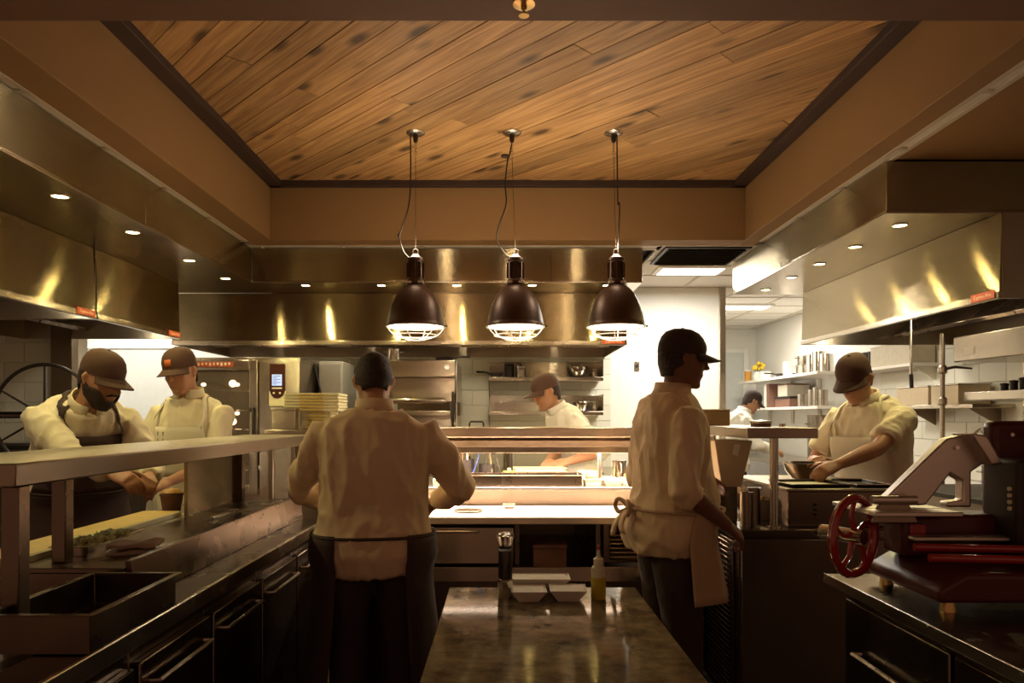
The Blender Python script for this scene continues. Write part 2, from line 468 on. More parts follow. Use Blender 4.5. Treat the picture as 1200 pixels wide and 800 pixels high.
# ---- painted soffit round the raised bay, black frame, timber planks
g = G()
g.box(UX0, OX0, 0.3, UY1, SOF, WOOD + .04)
g.box(OX1, UX1, 0.3, UY1, SOF, WOOD + .04)
g.box(OX0, OX1, OY1, UY1, SOF, WOOD + .04)
g.box(UX1 + .06, XR, 0.3, 3.545, SOF, SOF + .06)
struct(g.build('ceiling_soffit', 'soffit_paint', bevel=.004), 'brown painted soffit round the timber bay')
mat('beam_paint', (0.16, 0.08, 0.045), .7, noise_amt=.05, noise_scale=3)
struct(G().box(OX0, OX1, 1.2, OY0, SOF, WOOD + .04).build('ceiling_beam', 'beam_paint', bevel=.004), 'dark brown dropped ceiling beam')
fw = .09
g = G()
g.box(OX0, OX0 + fw, OY0, OY1, WOOD - .04, WOOD + .02).box(OX1 - fw, OX1, OY0, OY1, WOOD - .04, WOOD + .02)
g.box(OX0, OX1, OY1 - .05, OY1, WOOD - .04, WOOD + .02).box(OX0, OX1, OY0, OY0 + fw, WOOD - .04, WOOD + .02)
struct(g.build('trim_3', 'dark_frame', bevel=.003), 'black frame round the timber ceiling')

wood = struct(G().box(OX0, OX1, OY0, OY1, WOOD + .02, WOOD + .05).build('ceiling_timber', 'dark_frame', smooth=0), 'diagonal knotty pine plank ceiling')
def clip(poly, rect):
    x0, x1, y0, y1 = rect
    for ax, v, sgn in ((0, x0, 1), (0, x1, -1), (1, y0, 1), (1, y1, -1)):
        out = []
        for i in range(len(poly)):
            a, b = poly[i - 1], poly[i]
            ia, ib = (a[ax] - v) * sgn >= 0, (b[ax] - v) * sgn >= 0
            if ia != ib:
                t = (v - a[ax]) / (b[ax] - a[ax]); out.append((a[0] + (b[0]-a[0])*t, a[1] + (b[1]-a[1])*t))
            if ib: out.append(b)
        poly = out
        if not poly: return []
    return poly
dx, dy = math.cos(R(-46)), math.sin(R(-46)); nx, ny = -dy, dx
pw = .135; cx, cy = (OX0 + OX1) / 2, (OY0 + OY1) / 2
rw = random.Random(3)
for k in range(-19, 20):
    o0, o1 = k * pw + .0018, (k + 1) * pw - .0018
    cuts = [-3.2, rw.uniform(-1.6, 1.6), 3.2] if k % 2 else [-3.2, rw.uniform(-2, -.4), rw.uniform(.6, 2), 3.2]
    for c0, c1 in zip(cuts, cuts[1:]):
        q = [(cx + dx*l + nx*o, cy + dy*l + ny*o) for l, o in ((c0 + .001, o0), (c1 - .001, o0), (c1 - .001, o1), (c0 + .001, o1))]
        q = clip(q, (OX0 + .03, OX1 - .03, OY0, OY1))
        if len(q) < 3: continue
        mx, my = sum(p[0] for p in q) / len(q), sum(p[1] for p in q) / len(q)
        loc_ = [((p[0]-mx)*dx + (p[1]-my)*dy, (p[0]-mx)*nx + (p[1]-my)*ny) for p in q]
        dz = rw.uniform(-.0015, .0015)
        G().prism(loc_, 'z', 0, .022).build('plank', 'pine_plank', wood, bevel=.0015, seg=1, smooth=0, loc=(mx, my, WOOD + dz), rot=(0, 0, R(-46)))

# sprinkler head under the beam
sp = thing('sprinkler_head', 'small brass sprinkler head under the dark ceiling beam', 'sprinkler', (.062, 2.2, SOF))
mat('brass', (0.62, 0.42, 0.18), .35, metal=1)
G().lathe([(.032, 0), (.034, -.004), (.020, -.008)], 20).build('escutcheon', 'brass', sp)
G().lathe([(.009, -.006), (.009, -.02), (.004, -.022), (.004, -.034), (.016, -.036), (.016, -.038)], 14).build('deflector', 'brass', sp)

# ================================================================== FASCIAS AND HOODS
def lamp_can(loc, power, grp, lab):
    t = thing('recessed_lamp', lab, 'lamp', loc, 0, 'recessed lamps over ' + grp)
    G().lathe([(.040, .002), (.044, -.004), (.036, -.006), (.033, .001)], 20, cap=False).build('ring', 'chrome', t)
    G().lathe([(.033, -.001), (.02, -.004), (.002, -.005)], 20).build('bulb', 'lamp_glow', t)
    l = spot_light('recessed_lamp_light', (loc[0], loc[1], loc[2] - .012), power, LAMP_COL, 160, .6, .014)
    return t

# fascia (upper steel box) : right, left, back -- fixed sheet steel enclosures
def fascia(name, label, x0, x1, y0, y1, seams, axis):
    t = thing(name, label, 'hood enclosure', ((x0 + x1) / 2, (y0 + y1) / 2, FAS))
    Mx = Matrix.Translation((-(x0 + x1) / 2, -(y0 + y1) / 2, -FAS))
    prev = None
    lim = (y0, y1) if axis == 'y' else (x0, x1)
    ss = [lim[0]] + seams + [lim[1]]
    for a, b in zip(ss, ss[1:]):
        if axis == 'y': G().box(x0, x1, a + .001, b - .001, FAS + .012, SOF - .003, Mx).build('panel', 'hood_steel', t, bevel=.003)
        else: G().box(a + .001, b - .001, y0, y1, FAS + .012, SOF - .003, Mx).build('panel', 'hood_steel', t, bevel=.003)
    return t, Mx
fr, Mfr = fascia('fascia_enclosure', 'long steel enclosure above the hood beside the white back room', 1.875, 3.0, 3.55, 5.93, [4.75], 'y')
G().box(1.875, 3.0, 3.55, 5.93, FAS, FAS + .012, Mfr).build('lamp_panel', 'steel', fr, bevel=.002)
fl_, Mfl = fascia('fascia_enclosure', 'dark steel enclosure above the two hoods over the spoked wheel', -3.0, -1.875, 1.2, 5.40, [2.5, 3.8], 'y')
G().box(-3.0, -1.875, 1.2, 5.86, FAS, FAS + .012, Mfl).build('lamp_panel', 'steel', fl_, bevel=.002)
fb, Mfb = fascia('fascia_enclosure', 'steel enclosure above the wide hood behind the three pendants', -1.872, 1.035, 5.40, 6.4, [-.62, .35], 'x')
G().box(-1.872, 1.035, 5.40, 6.4, FAS, FAS + .012, Mfb).build('lamp_panel', 'steel', fb, bevel=.002)
for k, y in enumerate((5.70, 5.19, 4.73, 4.25, 3.77)): lamp_can((2.06, y, FAS), 17.0, 'the hood beside the white back room', '%s recessed lamp from the white back room along the side hood' % ORD[k])
for k, y in enumerate((5.22, 4.62, 3.91, 3.27, 2.62)): lamp_can((-2.0, y, FAS), 17.0, 'the hoods above the spoked wheel', '%s recessed lamp from the oven end over the spoked wheel' % ORD[k])
for k, x in enumerate((.785, .219, -.354, -.926, -1.5)): lamp_can((x, 5.50, FAS), 17.0, 'the hood behind the pendants', '%s recessed lamp from the white wall behind the pendants' % ORD[k])

def hood(name, label, L, D, rz, loc, tags=True, rods=(), mh='hood_steel', hp=5.0):
    """canopy hood, local: front face on y=0 facing -Y, spans x 0..L, depth D, z 0..H"""
    H = FAS - HB - .002
    t = thing(name, label, 'extractor hood', loc, rz)
    # gently concave front sheet, rolled lower lip
    rows = []
    for i in range(9):
        u = i / 8
        rows.append((-.012 * (1 - u), .035 + u * (H - .035)))
    prof = rows + [(.012, H)] + [(y + .012, z) for y, z in reversed(rows)]
    G().prism(prof, 'x', 0.002, L - .002).build('front_sheet', mh, t, smooth=50)
    G().box(0, L, -.020, .004, 0, .036).build('lower_lip', 'steel', t, bevel=.004)
    G().box(0, .012, 0, D, 0, H).build('end_panel', 'steel', t, bevel=.002)
    G().box(L - .012, L, 0, D, 0, H).build('end_panel', 'steel', t, bevel=.002)
    G().box(0.012, L - .012, D - .012, D, 0, H).build('back_sheet', 'steel_dull', t)
    G().box(0.012, L - .012, .012, D - .012, H - .012, H).build('top_sheet', 'steel_dull', t)
    n = max(2, int(L / .42)); w = (L - .06) / n
    for i in range(n):      # baffle filters in the slope
        f = G().box(.03 + i*w + .006, .03 + (i+1)*w - .006, -.015, .015, -.22, .22, Matrix.Translation((0, D - .30, .20)) @ Matrix.Rotation(R(-52), 4, 'X'))
        f.build('baffle_filter', 'steel_dark', t, bevel=.003)
    for k in range(max(1, int(L / .9))):
        G().lathe([(.05, .08), (.06, .03), (.05, -.01), (.02, -.03)], 14, (L * (k + .5) / max(1, int(L / .9)), D * .35, H - .10)).build('hood_lamp', 'panel_glow', t)
        if hp:
            d = bpy.data.lights.new('hood_lamp_light', 'POINT'); d.energy = hp; d.color = (1.0, .86, .58); d.shadow_soft_size = .05
            o = bpy.data.objects.new('hood_lamp_light', d); C.objects.link(o); o.parent = t; o.location = (L * (k + .5) / max(1, int(L / .9)), D * .35, H - .16)
    if tags:
        p = G().box(L - .20, L - .02, -.0245, -.0195, .006, .045).build('name_plate', 'red_label', t, bevel=.001)
        text('plate_text', 'Captive-Aire', .026, 'label_text', p, (L - .11, -.0252, .0255), (R(90), 0, 0))
    return t
hood('extractor_hood', 'wide steel hood on the tiled back wall behind three pendant lamps', 3.67, 1.20, 0, (-2.675, 5.86, HB), hp=9.0)
hr = hood('extractor_hood', 'steel hood on the wall beside the white back room', 2.34, 1.20, -PI/2, (2.42, 5.86, HB), tags=True, hp=8.0)
hood('extractor_hood', 'dark steel hood hanging above the spoked wheel', 1.10, 1.15, PI/2, (-2.42, 4.30, HB))
hood('extractor_hood', 'dark steel hood ending short of the spoked wheel', 2.40, 1.15, PI/2, (-2.42, 1.88, HB))
# ================================================================== OBJECTS
def wt(name, label, cat, base, group=None):
    """thing at base whose parts are given in room coordinates; returns the thing and the matrix that makes them local"""
    t = thing(name, label, cat, base, 0, group)
    return t, Matrix.Translation((-base[0], -base[1], -base[2]))
def wbox(t, M, name, m, x0, x1, y0, y1, z0, z1, bevel=.003, label=None):
    return G().box(x0, x1, y0, y1, z0, z1, M).build(name, m, t, bevel=bevel, label=label)

mat('ceramic', (0.80, 0.74, 0.64), .35, noise_amt=.03)
mat('paper', (0.60, 0.53, 0.43), .8, noise_amt=.04)
mat('cream_plastic', (0.72, 0.66, 0.42), .5, noise_amt=.05)
mat('yellow_board', (0.62, 0.42, 0.07), .5, noise_amt=.08, noise_scale=10)
mat('oil', (0.55, 0.42, 0.03), .15, noise_amt=.05)
mat('frosted_plastic', (0.80, 0.76, 0.58), .35, trans=.25)
mat('glass', (1, 1, 1), .03, trans=1.0)
mat('peppercorn', (0.05, 0.03, 0.02), .6, noise_amt=.5, noise_scale=180, bump=.4, bump_scale=200)
mat('red_enamel', (0.33, 0.02, 0.018), .18, coat=.6)
mat('red_plastic', (0.45, 0.05, 0.03), .4)
mat('lemon', (0.72, 0.50, 0.03), .45, bump=.1)
mat('bread', (0.30, 0.14, 0.06), .7, noise_amt=.35, noise_scale=40, bump=.3, bump_scale=60)
mat('blue_plastic', (0.04, 0.08, 0.32), .4)
mat('wood_handle', (0.30, 0.16, 0.07), .55, noise_amt=.2, stretch=(1, 1, .1))
mat('greens', (0.10, 0.14, 0.03), .6, noise_amt=.4, noise_scale=30)
mat('orange_food', (0.55, 0.26, 0.03), .55, noise_amt=.3, noise_scale=50)
mat('cardboard', (0.36, 0.23, 0.12), .8, noise_amt=.08)
mat('brown_box', (0.20, 0.10, 0.07), .6, noise_amt=.08)
mat('steel_pan', (0.55, 0.50, 0.43), .22, metal=1, noise_amt=.06, noise_scale=9)
mat('black_iron', (0.03, 0.022, 0.018), .5, metal=.5, noise_amt=.2, noise_scale=30)
mat('screen', (0.05, 0.06, 0.1), .2, emit=(0.55, 0.65, 0.9), emit_s=1.2)
mat('screen_dark', (0.06, 0.018, 0.012), .25)
mat('oven_inside', (0.11, 0.075, 0.05), .45, metal=.8, noise_amt=.1)
mat('smoked_glass', (0.55, 0.45, 0.36), .06, trans=.85)
mat('louver_steel', (0.36, 0.29, 0.23), .4, metal=1, noise_amt=.05)
mat('maroon', (0.085, 0.014, 0.012), .35)
mat('label_white', (0.80, 0.74, 0.64), .6)

# ---------------------------------------------------------------- pendants
def pendant(x, dxc, label, cord):
    t = thing('pendant_lamp', label, 'pendant lamp', (x, 4.25, 1.84), 0)
    zc = WOOD - 1.84 + .0
    prof = [(.046, .325), (.062, .318), (.085, .298), (.108, .268), (.128, .232), (.144, .192), (.156, .150), (.164, .110), (.168, .092)]
    inner = [(r - .006, z - .002) for r, z in reversed(prof)]
    G().lathe(prof + [(.172, .088), (.172, .080), (.162, .080)] + inner[1:], 40, cap=False).build('dome', 'lamp_shell', t, smooth=40)
    G().lathe([(.1605, .084), (.157, .10), (.14, .15), (.10, .19)], 32, cap=False).build('reflector', 'enamel_white', t)
    G().lathe([(.158, .0805), (.158, .088), (.10, .093), (.004, .095)], 32).build('diffuser', 'bulb_glow', t)
    h = G().lathe([(.044, .325), (.050, .332), (.050, .350), (.043, .356), (.040, .46), (.047, .468), (.047, .482), (.030, .490), (.018, .505)], 24).build('socket_housing', 'lamp_shell', t)
    g = G()
    for k in range(8): g.cbox((.046, 0, .41), (.012, .006, .09), Matrix.Rotation(2*PI*k/8, 4, 'Z'))
    g.build('cooling_fin', 'lamp_shell', h)
    for s in (-1, 1): G().cbox((s * .034, -.035, .336), (.032, .03, .012)).build('clamp', 'enamel_white', t, bevel=.002)
    ring = [(.016 * math.cos(a), 0, .518 + .018 * math.sin(a)) for a in [2*PI*k/14 for k in range(14)]]
    G().tube(ring, .003, 6, closed=True).build('hook', 'black_metal', t)
    # wire cage
    g = G()
    for r, z in ((.170, .080), (.125, .030), (.060, .008)):
        g.tube([(r*math.cos(a), r*math.sin(a), z) for a in [2*PI*k/28 for k in range(28)]], .0035, 6, closed=True)
    for k in range(6):
        a = 2*PI*k/6 + .3
        g.tube([(r*math.cos(a), r*math.sin(a), z) for r, z in ((.170, .080), (.150, .052), (.125, .030), (.09, .016), (.060, .008))], .003, 6)
    g.build('cage', 'enamel_white', t)
    G().cyl((.168, 0, .086), (.186, 0, .086), .006, n=8).build('cage_latch', 'black_metal', t)
    c = G().lathe([(.055, zc), (.055, zc - .006), (.044, zc - .014), (.012, zc - .018)], 24, (dxc, 0, 0)).build('canopy', 'steel_flat', t)
    G().lathe([(.016, zc - .016), (.014, zc - .05), (.008, zc - .062)], 14, (dxc, 0, 0)).build('cord_grip', 'black_metal', c)
    g = G(); z = zc - .066; k = 0
    while z > zc - .135:
        a = 0 if k % 2 else PI/2
        g.tube([(dxc + .006*math.cos(b)*math.cos(a), .006*math.cos(b)*math.sin(a), z + .012*math.sin(b)) for b in [2*PI*q/10 for q in range(10)]], .002, 5, closed=True)
        z -= .018; k += 1
    g.build('chain', 'steel_flat', t)
    G().cyl((dxc, 0, zc - .14), (0, 0, .53), .0016, n=6).build('suspension_wire', 'black_metal', t)
    G().tube(bez([(p[0], p[1], p[2]) for p in cord(zc, dxc)], 8), .0042, 7).build('power_cord', 'black_plastic', t)
    spot_light('pendant_lamp_light', (x, 4.25, 1.915), 22, PEND_COL, 112, .5, .12)
    # a little light leaves through the top vents of the shade
    d = bpy.data.lights.new('pendant_vent_light', 'POINT'); d.energy = 8.0; d.color = PEND_COL; d.shadow_soft_size = .05
    o = bpy.data.objects.new('pendant_vent_light', d); C.objects.link(o); o.location = (x, 4.25, 2.40)
    return t
pendant(-.515, .0, 'dark dome pendant lamp with its cord bowing out the farthest from its wire', lambda z, d: [(-.03, 0, z - .015), (-.03, 0, z - .3), (-.045, 0, z - .45), (-.095, 0, z - .60), (-.10, 0, .62), (-.07, 0, .52), (-.02, 0, .47)])
p2_ = pendant(.07, -.02, 'dark dome pendant lamp between two others, cord tied at a small disc below its canopy', lambda z, d: [(d, 0, z - .06), (d - .015, .0, z - .13), (-.045, 0, z - .16), (-.06, 0, z - .3), (-.055, 0, z - .42), (-.10, 0, .66), (-.105, 0, .58), (-.05, 0, .50), (0, 0, .49)])
G().lathe([(.026, 1.085), (.028, 1.08), (.026, 1.075)], 16, (-.058, 0, 0)).build('cord_disc', 'black_metal', p2_)
pendant(.66, -.015, 'dark dome pendant lamp with a straight cord, hanging before the white wall', lambda z, d: [(d + .02, 0, z - .015), (d + .025, 0, z - .4), (.02, 0, .8), (.015, 0, .6), (.01, 0, .48)])

# ---------------------------------------------------------------- ceiling light panels and vent
def panel_light(x, y, label):
    t = thing('ceiling_light', label, 'ceiling light', (x, y, SOF))
    G().box(-.30, .30, -.17, .17, -.012, .004).box(-.27, .27, -.14, .14, -.016, -.012).build('frame', 'enamel_white', t, bevel=.003)
    G().box(-.26, .26, -.13, .13, -.0185, -.0162).build('diffuser', 'panel_glow', t)
panel_light(1.6, 6.22, 'flat glowing ceiling light before the white wall')
panel_light(2.75, 8.3, 'flat glowing ceiling light in the back passage')
panel_light(-3.4, 6.3, 'flat glowing ceiling light before the grey door')
t, M = wt('air_vent', 'dark square ceiling vent grille beside the wide hood', 'vent', (1.52, 5.66, SOF))
wbox(t, M, 'frame', 'black_metal', 1.20, 1.84, 5.36, 5.95, SOF - .012, SOF)
vs_ = G().box(-.29, .29, -.012, .012, -.003, .003).build('slat', 'black_iron', t, loc=(0, -.24, -.018), rot=(R(35), 0, 0))
for k in range(1, 9): inst(vs_, 'slat', t, (0, -.24 + k * .06, -.018), (R(35), 0, 0))

# ---------------------------------------------------------------- dark stone table with mill, bottle, dishes
t, M = wt('stone_table', 'polished dark stone table in the aisle before the pass', 'table', (.145, 1.95, 0))
TX0, TX1, TY0, TY1, TZ = -.205, .50, 1.05, 2.75, .75
wbox(t, M, 'tabletop', 'dark_stone', TX0, TX1, TY0, TY1, TZ - .03, TZ, .003)
for x in (TX0 + .04, TX1 - .08):
    for y in (TY0 + .05, TY1 - .09): wbox(t, M, 'leg', 'steel_dark', x, x + .04, y, y + .04, 0, TZ - .03)
wbox(t, M, 'apron_rail', 'steel_dark', TX0 + .03, TX1 - .03, TY1 - .06, TY1 - .04, TZ - .12, TZ - .03)
wbox(t, M, 'apron_rail', 'steel_dark', TX0 + .03, TX1 - .03, TY0 + .04, TY0 + .06, TZ - .12, TZ - .03)
for x in (TX0 + .03, TX1 - .05): wbox(t, M, 'apron_rail', 'steel_dark', x, x + .02, TY0 + .06, TY1 - .06, TZ - .12, TZ - .03)
wbox(t, M, 'lower_shelf', 'steel_dark', TX0 + .05, TX1 - .05, TY0 + .06, TY1 - .06, .20, .23)

t = thing('pepper_mill', 'tall acrylic pepper mill with peppercorns inside on the stone table', 'pepper mill', (.007, 2.58, TZ))
G().lathe([(.026, 0), (.027, .004), (.027, .055), (.029, .06), (.029, .07), (.026, .074)], 28).build('base', 'chrome', t)
G().lathe([(.0235, .074), (.0235, .165), (.0215, .17)], 28).build('peppercorns', 'peppercorn', t)
G().lathe([(.0255, .074), (.0255, .176), (.024, .18)], 28).build('tube', 'glass', t)
k_ = G().lathe([(.024, .18), (.021, .186), (.021, .192), (.026, .20), (.0315, .226), (.030, .232), (.018, .235), (.002, .235)], 28).build('crown', 'glass', t)
G().lathe([(.009, .176), (.012, .20), (.013, .222), (.004, .228)], 16).build('core', 'chrome', k_)

t = thing('squeeze_bottle', 'clear squeeze bottle of yellow oil with a red nozzle tip on the table', 'bottle', (.338, 2.58, TZ))
G().lathe([(.024, 0), (.0265, .004), (.0265, .075), (.0262, .078)], 28).build('oil', 'oil', t)
G().lathe([(.0262, .078), (.0262, .10), (.0235, .112), (.0165, .118), (.0165, .122)], 28).build('shell', 'frosted_plastic', t)
c = G().lathe([(.018, .120), (.018, .142), (.012, .146), (.008, .15), (.0045, .176)], 24).build('cap', 'frosted_plastic', t)
G().lathe([(.0048, .174), (.0052, .186), (.003, .189)], 14).build('nozzle_tip', 'red_plastic', c)

def dish(name, label, loc, w, d, h, rz=0):
    t = thing(name, label, 'dish', loc, rz, 'square dishes on the stone table')
    a = .55
    o = [(-w/2, -d/2), (w/2, -d/2), (w/2, d/2), (-w/2, d/2)]
    sc = lambda k, z: [(x*k, y*k, z) for x, y in o]
    G().loft([sc(a, 0), sc(1, h), sc(.985, h), sc(a * .96, .006)]).build('bowl', 'ceramic', t, bevel=.0015)
    G().box(-w*.455, w*.455, -d*.455, d*.455, h - .006, h - .002).build('paper_liner', 'paper', t)
dish('square_dish', 'square white dish with paper liner beside the pepper mill', (.088, 2.565, TZ), .125, .115, .040, .03)
dish('square_dish', 'square white dish with paper liner beside the oil bottle', (.228, 2.57, TZ), .13, .115, .042, -.03)
dish('square_dish', 'wide white dish with paper liner behind two smaller dishes', (.125, 2.685, TZ), .24, .10, .056, 0)

# ---------------------------------------------------------------- pass counter
PX0, PX1 = -.86, 1.0
t, M = wt('pass_counter', 'steel pass counter with a raised back shelf under the pendants', 'counter', (.07, 4.15, 0))
mat('satin_steel', (0.78, 0.68, 0.58), .42, metal=.55, noise_amt=.05, noise_scale=6)
wbox(t, M, 'worktop', 'satin_steel', PX0, PX1, 3.57, 4.06, .865, .90, .004)
wbox(t, M, 'riser', 'pass_steel', PX0, PX1, 4.055, 4.075, .88, .985, .003)
wbox(t, M, 'upper_worktop', 'steel_flat', PX0, PX1, 4.045, 4.78, .985, 1.0, .003)
wbox(t, M, 'back_panel', 'steel_dull', PX0, PX1, 4.72, 4.76, .05, .985)
for x in (PX0, PX1 - .03): wbox(t, M, 'side_panel', 'steel_dull', x, x + .03, 3.62, 4.72, .05, .865)
wbox(t, M, 'partition', 'steel_dark', .055, .08, 3.62, 4.7, .05, .865)
wbox(t, M, 'partition', 'steel_dark', .46, .485, 3.62, 4.7, .05, .865)
wbox(t, M, 'bottom_shelf', 'steel_dull', PX0 + .03, PX1 - .03, 3.58, 4.7, .05, .08)
wbox(t, M, 'middle_shelf', 'steel_dull', PX0 + .03, PX1 - .03, 3.575, 4.7, .60, .625)
wbox(t, M, 'shelf_lip', 'steel', PX0 + .03, PX1 - .03, 3.565, 3.58, .585, .655, .002)
for k in range(2):
    dr = wbox(t, M, 'drawer_front', 'steel', PX0 + .04 + k * .44, PX0 + .04 + k * .44 + .43, 3.60, 3.63, .665 if k else .665, .845, .004)
    G().tube([(PX0 + .14 + k*.44 - .07, 3.60, .83), (PX0 + .14 + k*.44 - .07, 3.575, .83), (PX0 + .37 + k*.44 - .07, 3.575, .83), (PX0 + .37 + k*.44 - .07, 3.60, .83)], .006, 8, M=M).build('drawer_handle', 'chrome', dr)
lv = wbox(t, M, 'vent_panel', 'steel_dark', .50, .96, 3.635, 3.65, .665, .86)
ls = G().box(-.20, .20, -.014, .014, -.002, .002).build('slat', 'louver_steel', lv, loc=(.73 - .07, 3.615 - 4.15, .69), rot=(R(-40), 0, 0))
for k in range(1, 8): inst(ls, 'slat', lv, (.66, -.535, .69 + k * .0215), (R(-40), 0, 0))
for x in (PX0 + .05, PX1 - .05):
    for y in (3.66, 4.66): G().cyl((x, y, 0), (x, y, .05), .02, n=12, M=M).build('foot', 'steel_dark', t)
t, M = wt('storage_box', 'small brown box on the shelf in the open bay of the pass', 'box', (.235, 3.75, .625))
wbox(t, M, 'body', 'brown_box', .15, .32, 3.68, 3.82, .625, .725, .004)
wbox(t, M, 'lid', 'brown_box', .147, .323, 3.677, 3.823, .725, .745, .004)

# heated pass shelf over the counter
t, M = wt('pass_shelf', 'double steel pass shelf with heat lamps above the pass counter', 'shelf', (.05, 4.18, 1.0))
wbox(t, M, 'top_shelf', 'pass_steel', -.84, .93, 4.0, 4.36, 1.28, 1.335, .005)
hs = wbox(t, M, 'lamp_housing', 'pass_steel', -.84, .93, 4.04, 4.32, 1.224, 1.262, .005)
wbox(t, M, 'neck', 'steel_dark', -.80, .90, 4.12, 4.24, 1.262, 1.28, 0)
wbox(hs, M, 'heat_strip', 'heat_glow', -.80, .90, 4.14, 4.22, 1.218, 1.224, 0)
for y in (4.04, 4.31): wbox(hs, M, 'housing_lip', 'steel', -.84, .93, y, y + .01, 1.193, 1.226, .002)
for x in (-.80, .556, .89): G().cyl((x, 4.20, 1.0), (x, 4.20, 1.205), .016, n=14, M=M).build('post', 'steel_flat', t)
for x in (-.45, .1, .65):
    area_light('heat_strip_light', (x, 4.09, 1.2215), .5, 20.0, (1.0, .76, .56), size_y=.08, rot=(0, 0, 0))

# things on the pass
UZ = 1.0
def pan(name, label, x0, x1, y0, y1, z, h, m='steel_pan', cat='pan', wall=.004, group=None, lip=.012):
    t = thing(name, label, cat, ((x0+x1)/2, (y0+y1)/2, z), 0, group)
    w, d = (x1-x0)/2, (y1-y0)/2
    r = lambda w_, d_, zz: [(-w_, -d_, zz), (w_, -d_, zz), (w_, d_, zz), (-w_, d_, zz)]
    G().loft([r(w-.012, d-.012, 0), r(w-lip, d-lip, h-.003), r(w, d, h-.003), r(w, d, h), r(w-lip-wall, d-lip-wall, h), r(w-.012-wall, d-.012-wall, .004)]).build('body', m, t, bevel=.002)
    return t
pan('insert_pan', 'long dark steel insert pan along the back of the pass', -.31, .46, 4.12, 4.34, UZ, .062, 'steel_dark')
def canister(name, label, loc, r, h, m, cat='canister', lid=None, group=None, taper=1.0):
    t = thing(name, label, cat, loc, 0, group)
    G().lathe([(r*taper, 0), (r, h), (r + .003, h), (r + .003, h + .003), (r - .004, h + .002), (r*taper - .004, .004)], 24).build('body', m, t)
    if lid: G().lathe([(r + .004, h + .001), (r + .004, h + .012), (r*.4, h + .016), (.006, h + .017)], 24).build('lid', lid, t)
    return t
def utensils(label, loc, r, h, spec, cm='black_plastic'):
    t = canister('utensil_holder', label, loc, r, h, cm, 'utensil holder')
    for i, (a, lean, ln, m, head) in enumerate(spec):
        dx_, dy_ = math.cos(a) * lean, math.sin(a) * lean
        p0 = Vector((-dx_*.3, -dy_*.3, .006)); p1 = p0 + Vector((dx_, dy_, 1)).normalized() * ln
        u = thing('kitchen_utensil', 'utensil with %s head standing in the %s' % (head, label.split(' on ')[0].split(' full')[0]), 'utensil', loc, 0, 'utensils on the pass')
        G().tube([p0, p0.lerp(p1, .6), p1], [.004, .0045, .0035], 7).build('handle', m, u)
        if head == 'ladle': G().ball(tuple(p1 + Vector((.012, 0, 0))), (.026, .026, .018), 12, 6).build('ladle_bowl', 'steel_pan', u)
        elif head == 'spoon': G().ball(tuple(p1), (.016, .006, .026), 12, 6).build('spoon_bowl', 'steel_pan', u)
        else: G().cbox(tuple(p1), (.026, .004, .05)).build('blade', m, u, bevel=.001)
    return t
utensils('dark ladle bin on the pass', (-.37, 4.47, UZ), .065, .15, [(2.6, .18, .20, 'steel_pan', 'ladle'), (1.5, .1, .22, 'steel_pan', 'ladle'), (.4, .2, .20, 'steel_pan', 'ladle'), (5.2, .14, .21, 'steel_pan', 'spoon')])
utensils('small dark spoon bin on the pass', (-.235, 4.47, UZ), .055, .13, [(2.2, .15, .18, 'steel_pan', 'spoon'), (.8, .14, .19, 'wood_handle', 'spoon')])
utensils('black knife tub full of tools', (-.10, 4.47, UZ), .05, .10, [(2.8, .35, .19, 'black_plastic', 'flat'), (2.2, .2, .20, 'wood_handle', 'flat'), (.3, .35, .2, 'blue_plastic', 'flat'), (1.2, .1, .2, 'black_plastic', 'flat'), (.1, .75, .25, 'wood_handle', 'spoon')])
t = thing('yellow_tub', 'small yellow tub with a lid beside the knife tub', 'tub', (.035, 4.46, UZ))
mat('yellow_tub_', (0.70, 0.60, 0.10), .45)
G().lathe([(.028, 0), (.034, .055), (.037, .056), (.037, .062), (.005, .064)], 20).build('body', 'yellow_tub_', t)
G().lathe([(.010, .064), (.012, .078), (.004, .08)], 12).build('knob', 'cream_plastic', t)
for k in range(4):
    o = pan('serving_tray', ['lowest', 'second from lowest', 'second from top', 'topmost'][k] + ' long pale tray in the stack before the reaching cook', .06, .40, 4.53, 4.70, UZ + k * .018, .017, 'cream_plastic', 'tray', group='pale trays stacked on the pass', lip=.016)
t, M = wt('ticket_box', 'small white box at the end of the pass riser', 'box', (-.365, 4.11, UZ))
wbox(t, M, 'body', 'label_white', -.395, -.335, 4.08, 4.14, UZ, UZ + .035, .003)
wbox(t, M, 'lid', 'label_white', -.397, -.333, 4.078, 4.142, UZ + .035, UZ + .042, .002)
t = canister('sauce_cup', 'small white cup before the dark ladle bin', (-.265, 4.085, UZ), .018, .032, 'label_white', 'cup')
def bread_tray(x, label, m='bread', rz=0):
    t = pan('paper_tray', 'white paper tray holding ' + label, x - .055, x + .055, 4.15, 4.30, UZ, .038, 'paper', 'tray', lip=.006)
    t.rotation_euler[2] = rz
    b = thing('loaf', label, 'food', (x, 4.225, UZ + .026), rz)
    g = G().ball((0, 0, .022), (.042, .06, .030), 16, 10)
    g.build('crust', m, b)
    g = G()
    for k in (-1, 0, 1): g.ball((0, k * .03, .050), (.026, .004, .004), 10, 6)
    g.build('scored_top', 'paper', b)
bread_tray(.515, 'dark loaf lying in the tray next to the insert pan')
t, M = wt('paper_tray', 'empty white paper tray between the two loaf trays', 'tray', (.63, 4.22, UZ))
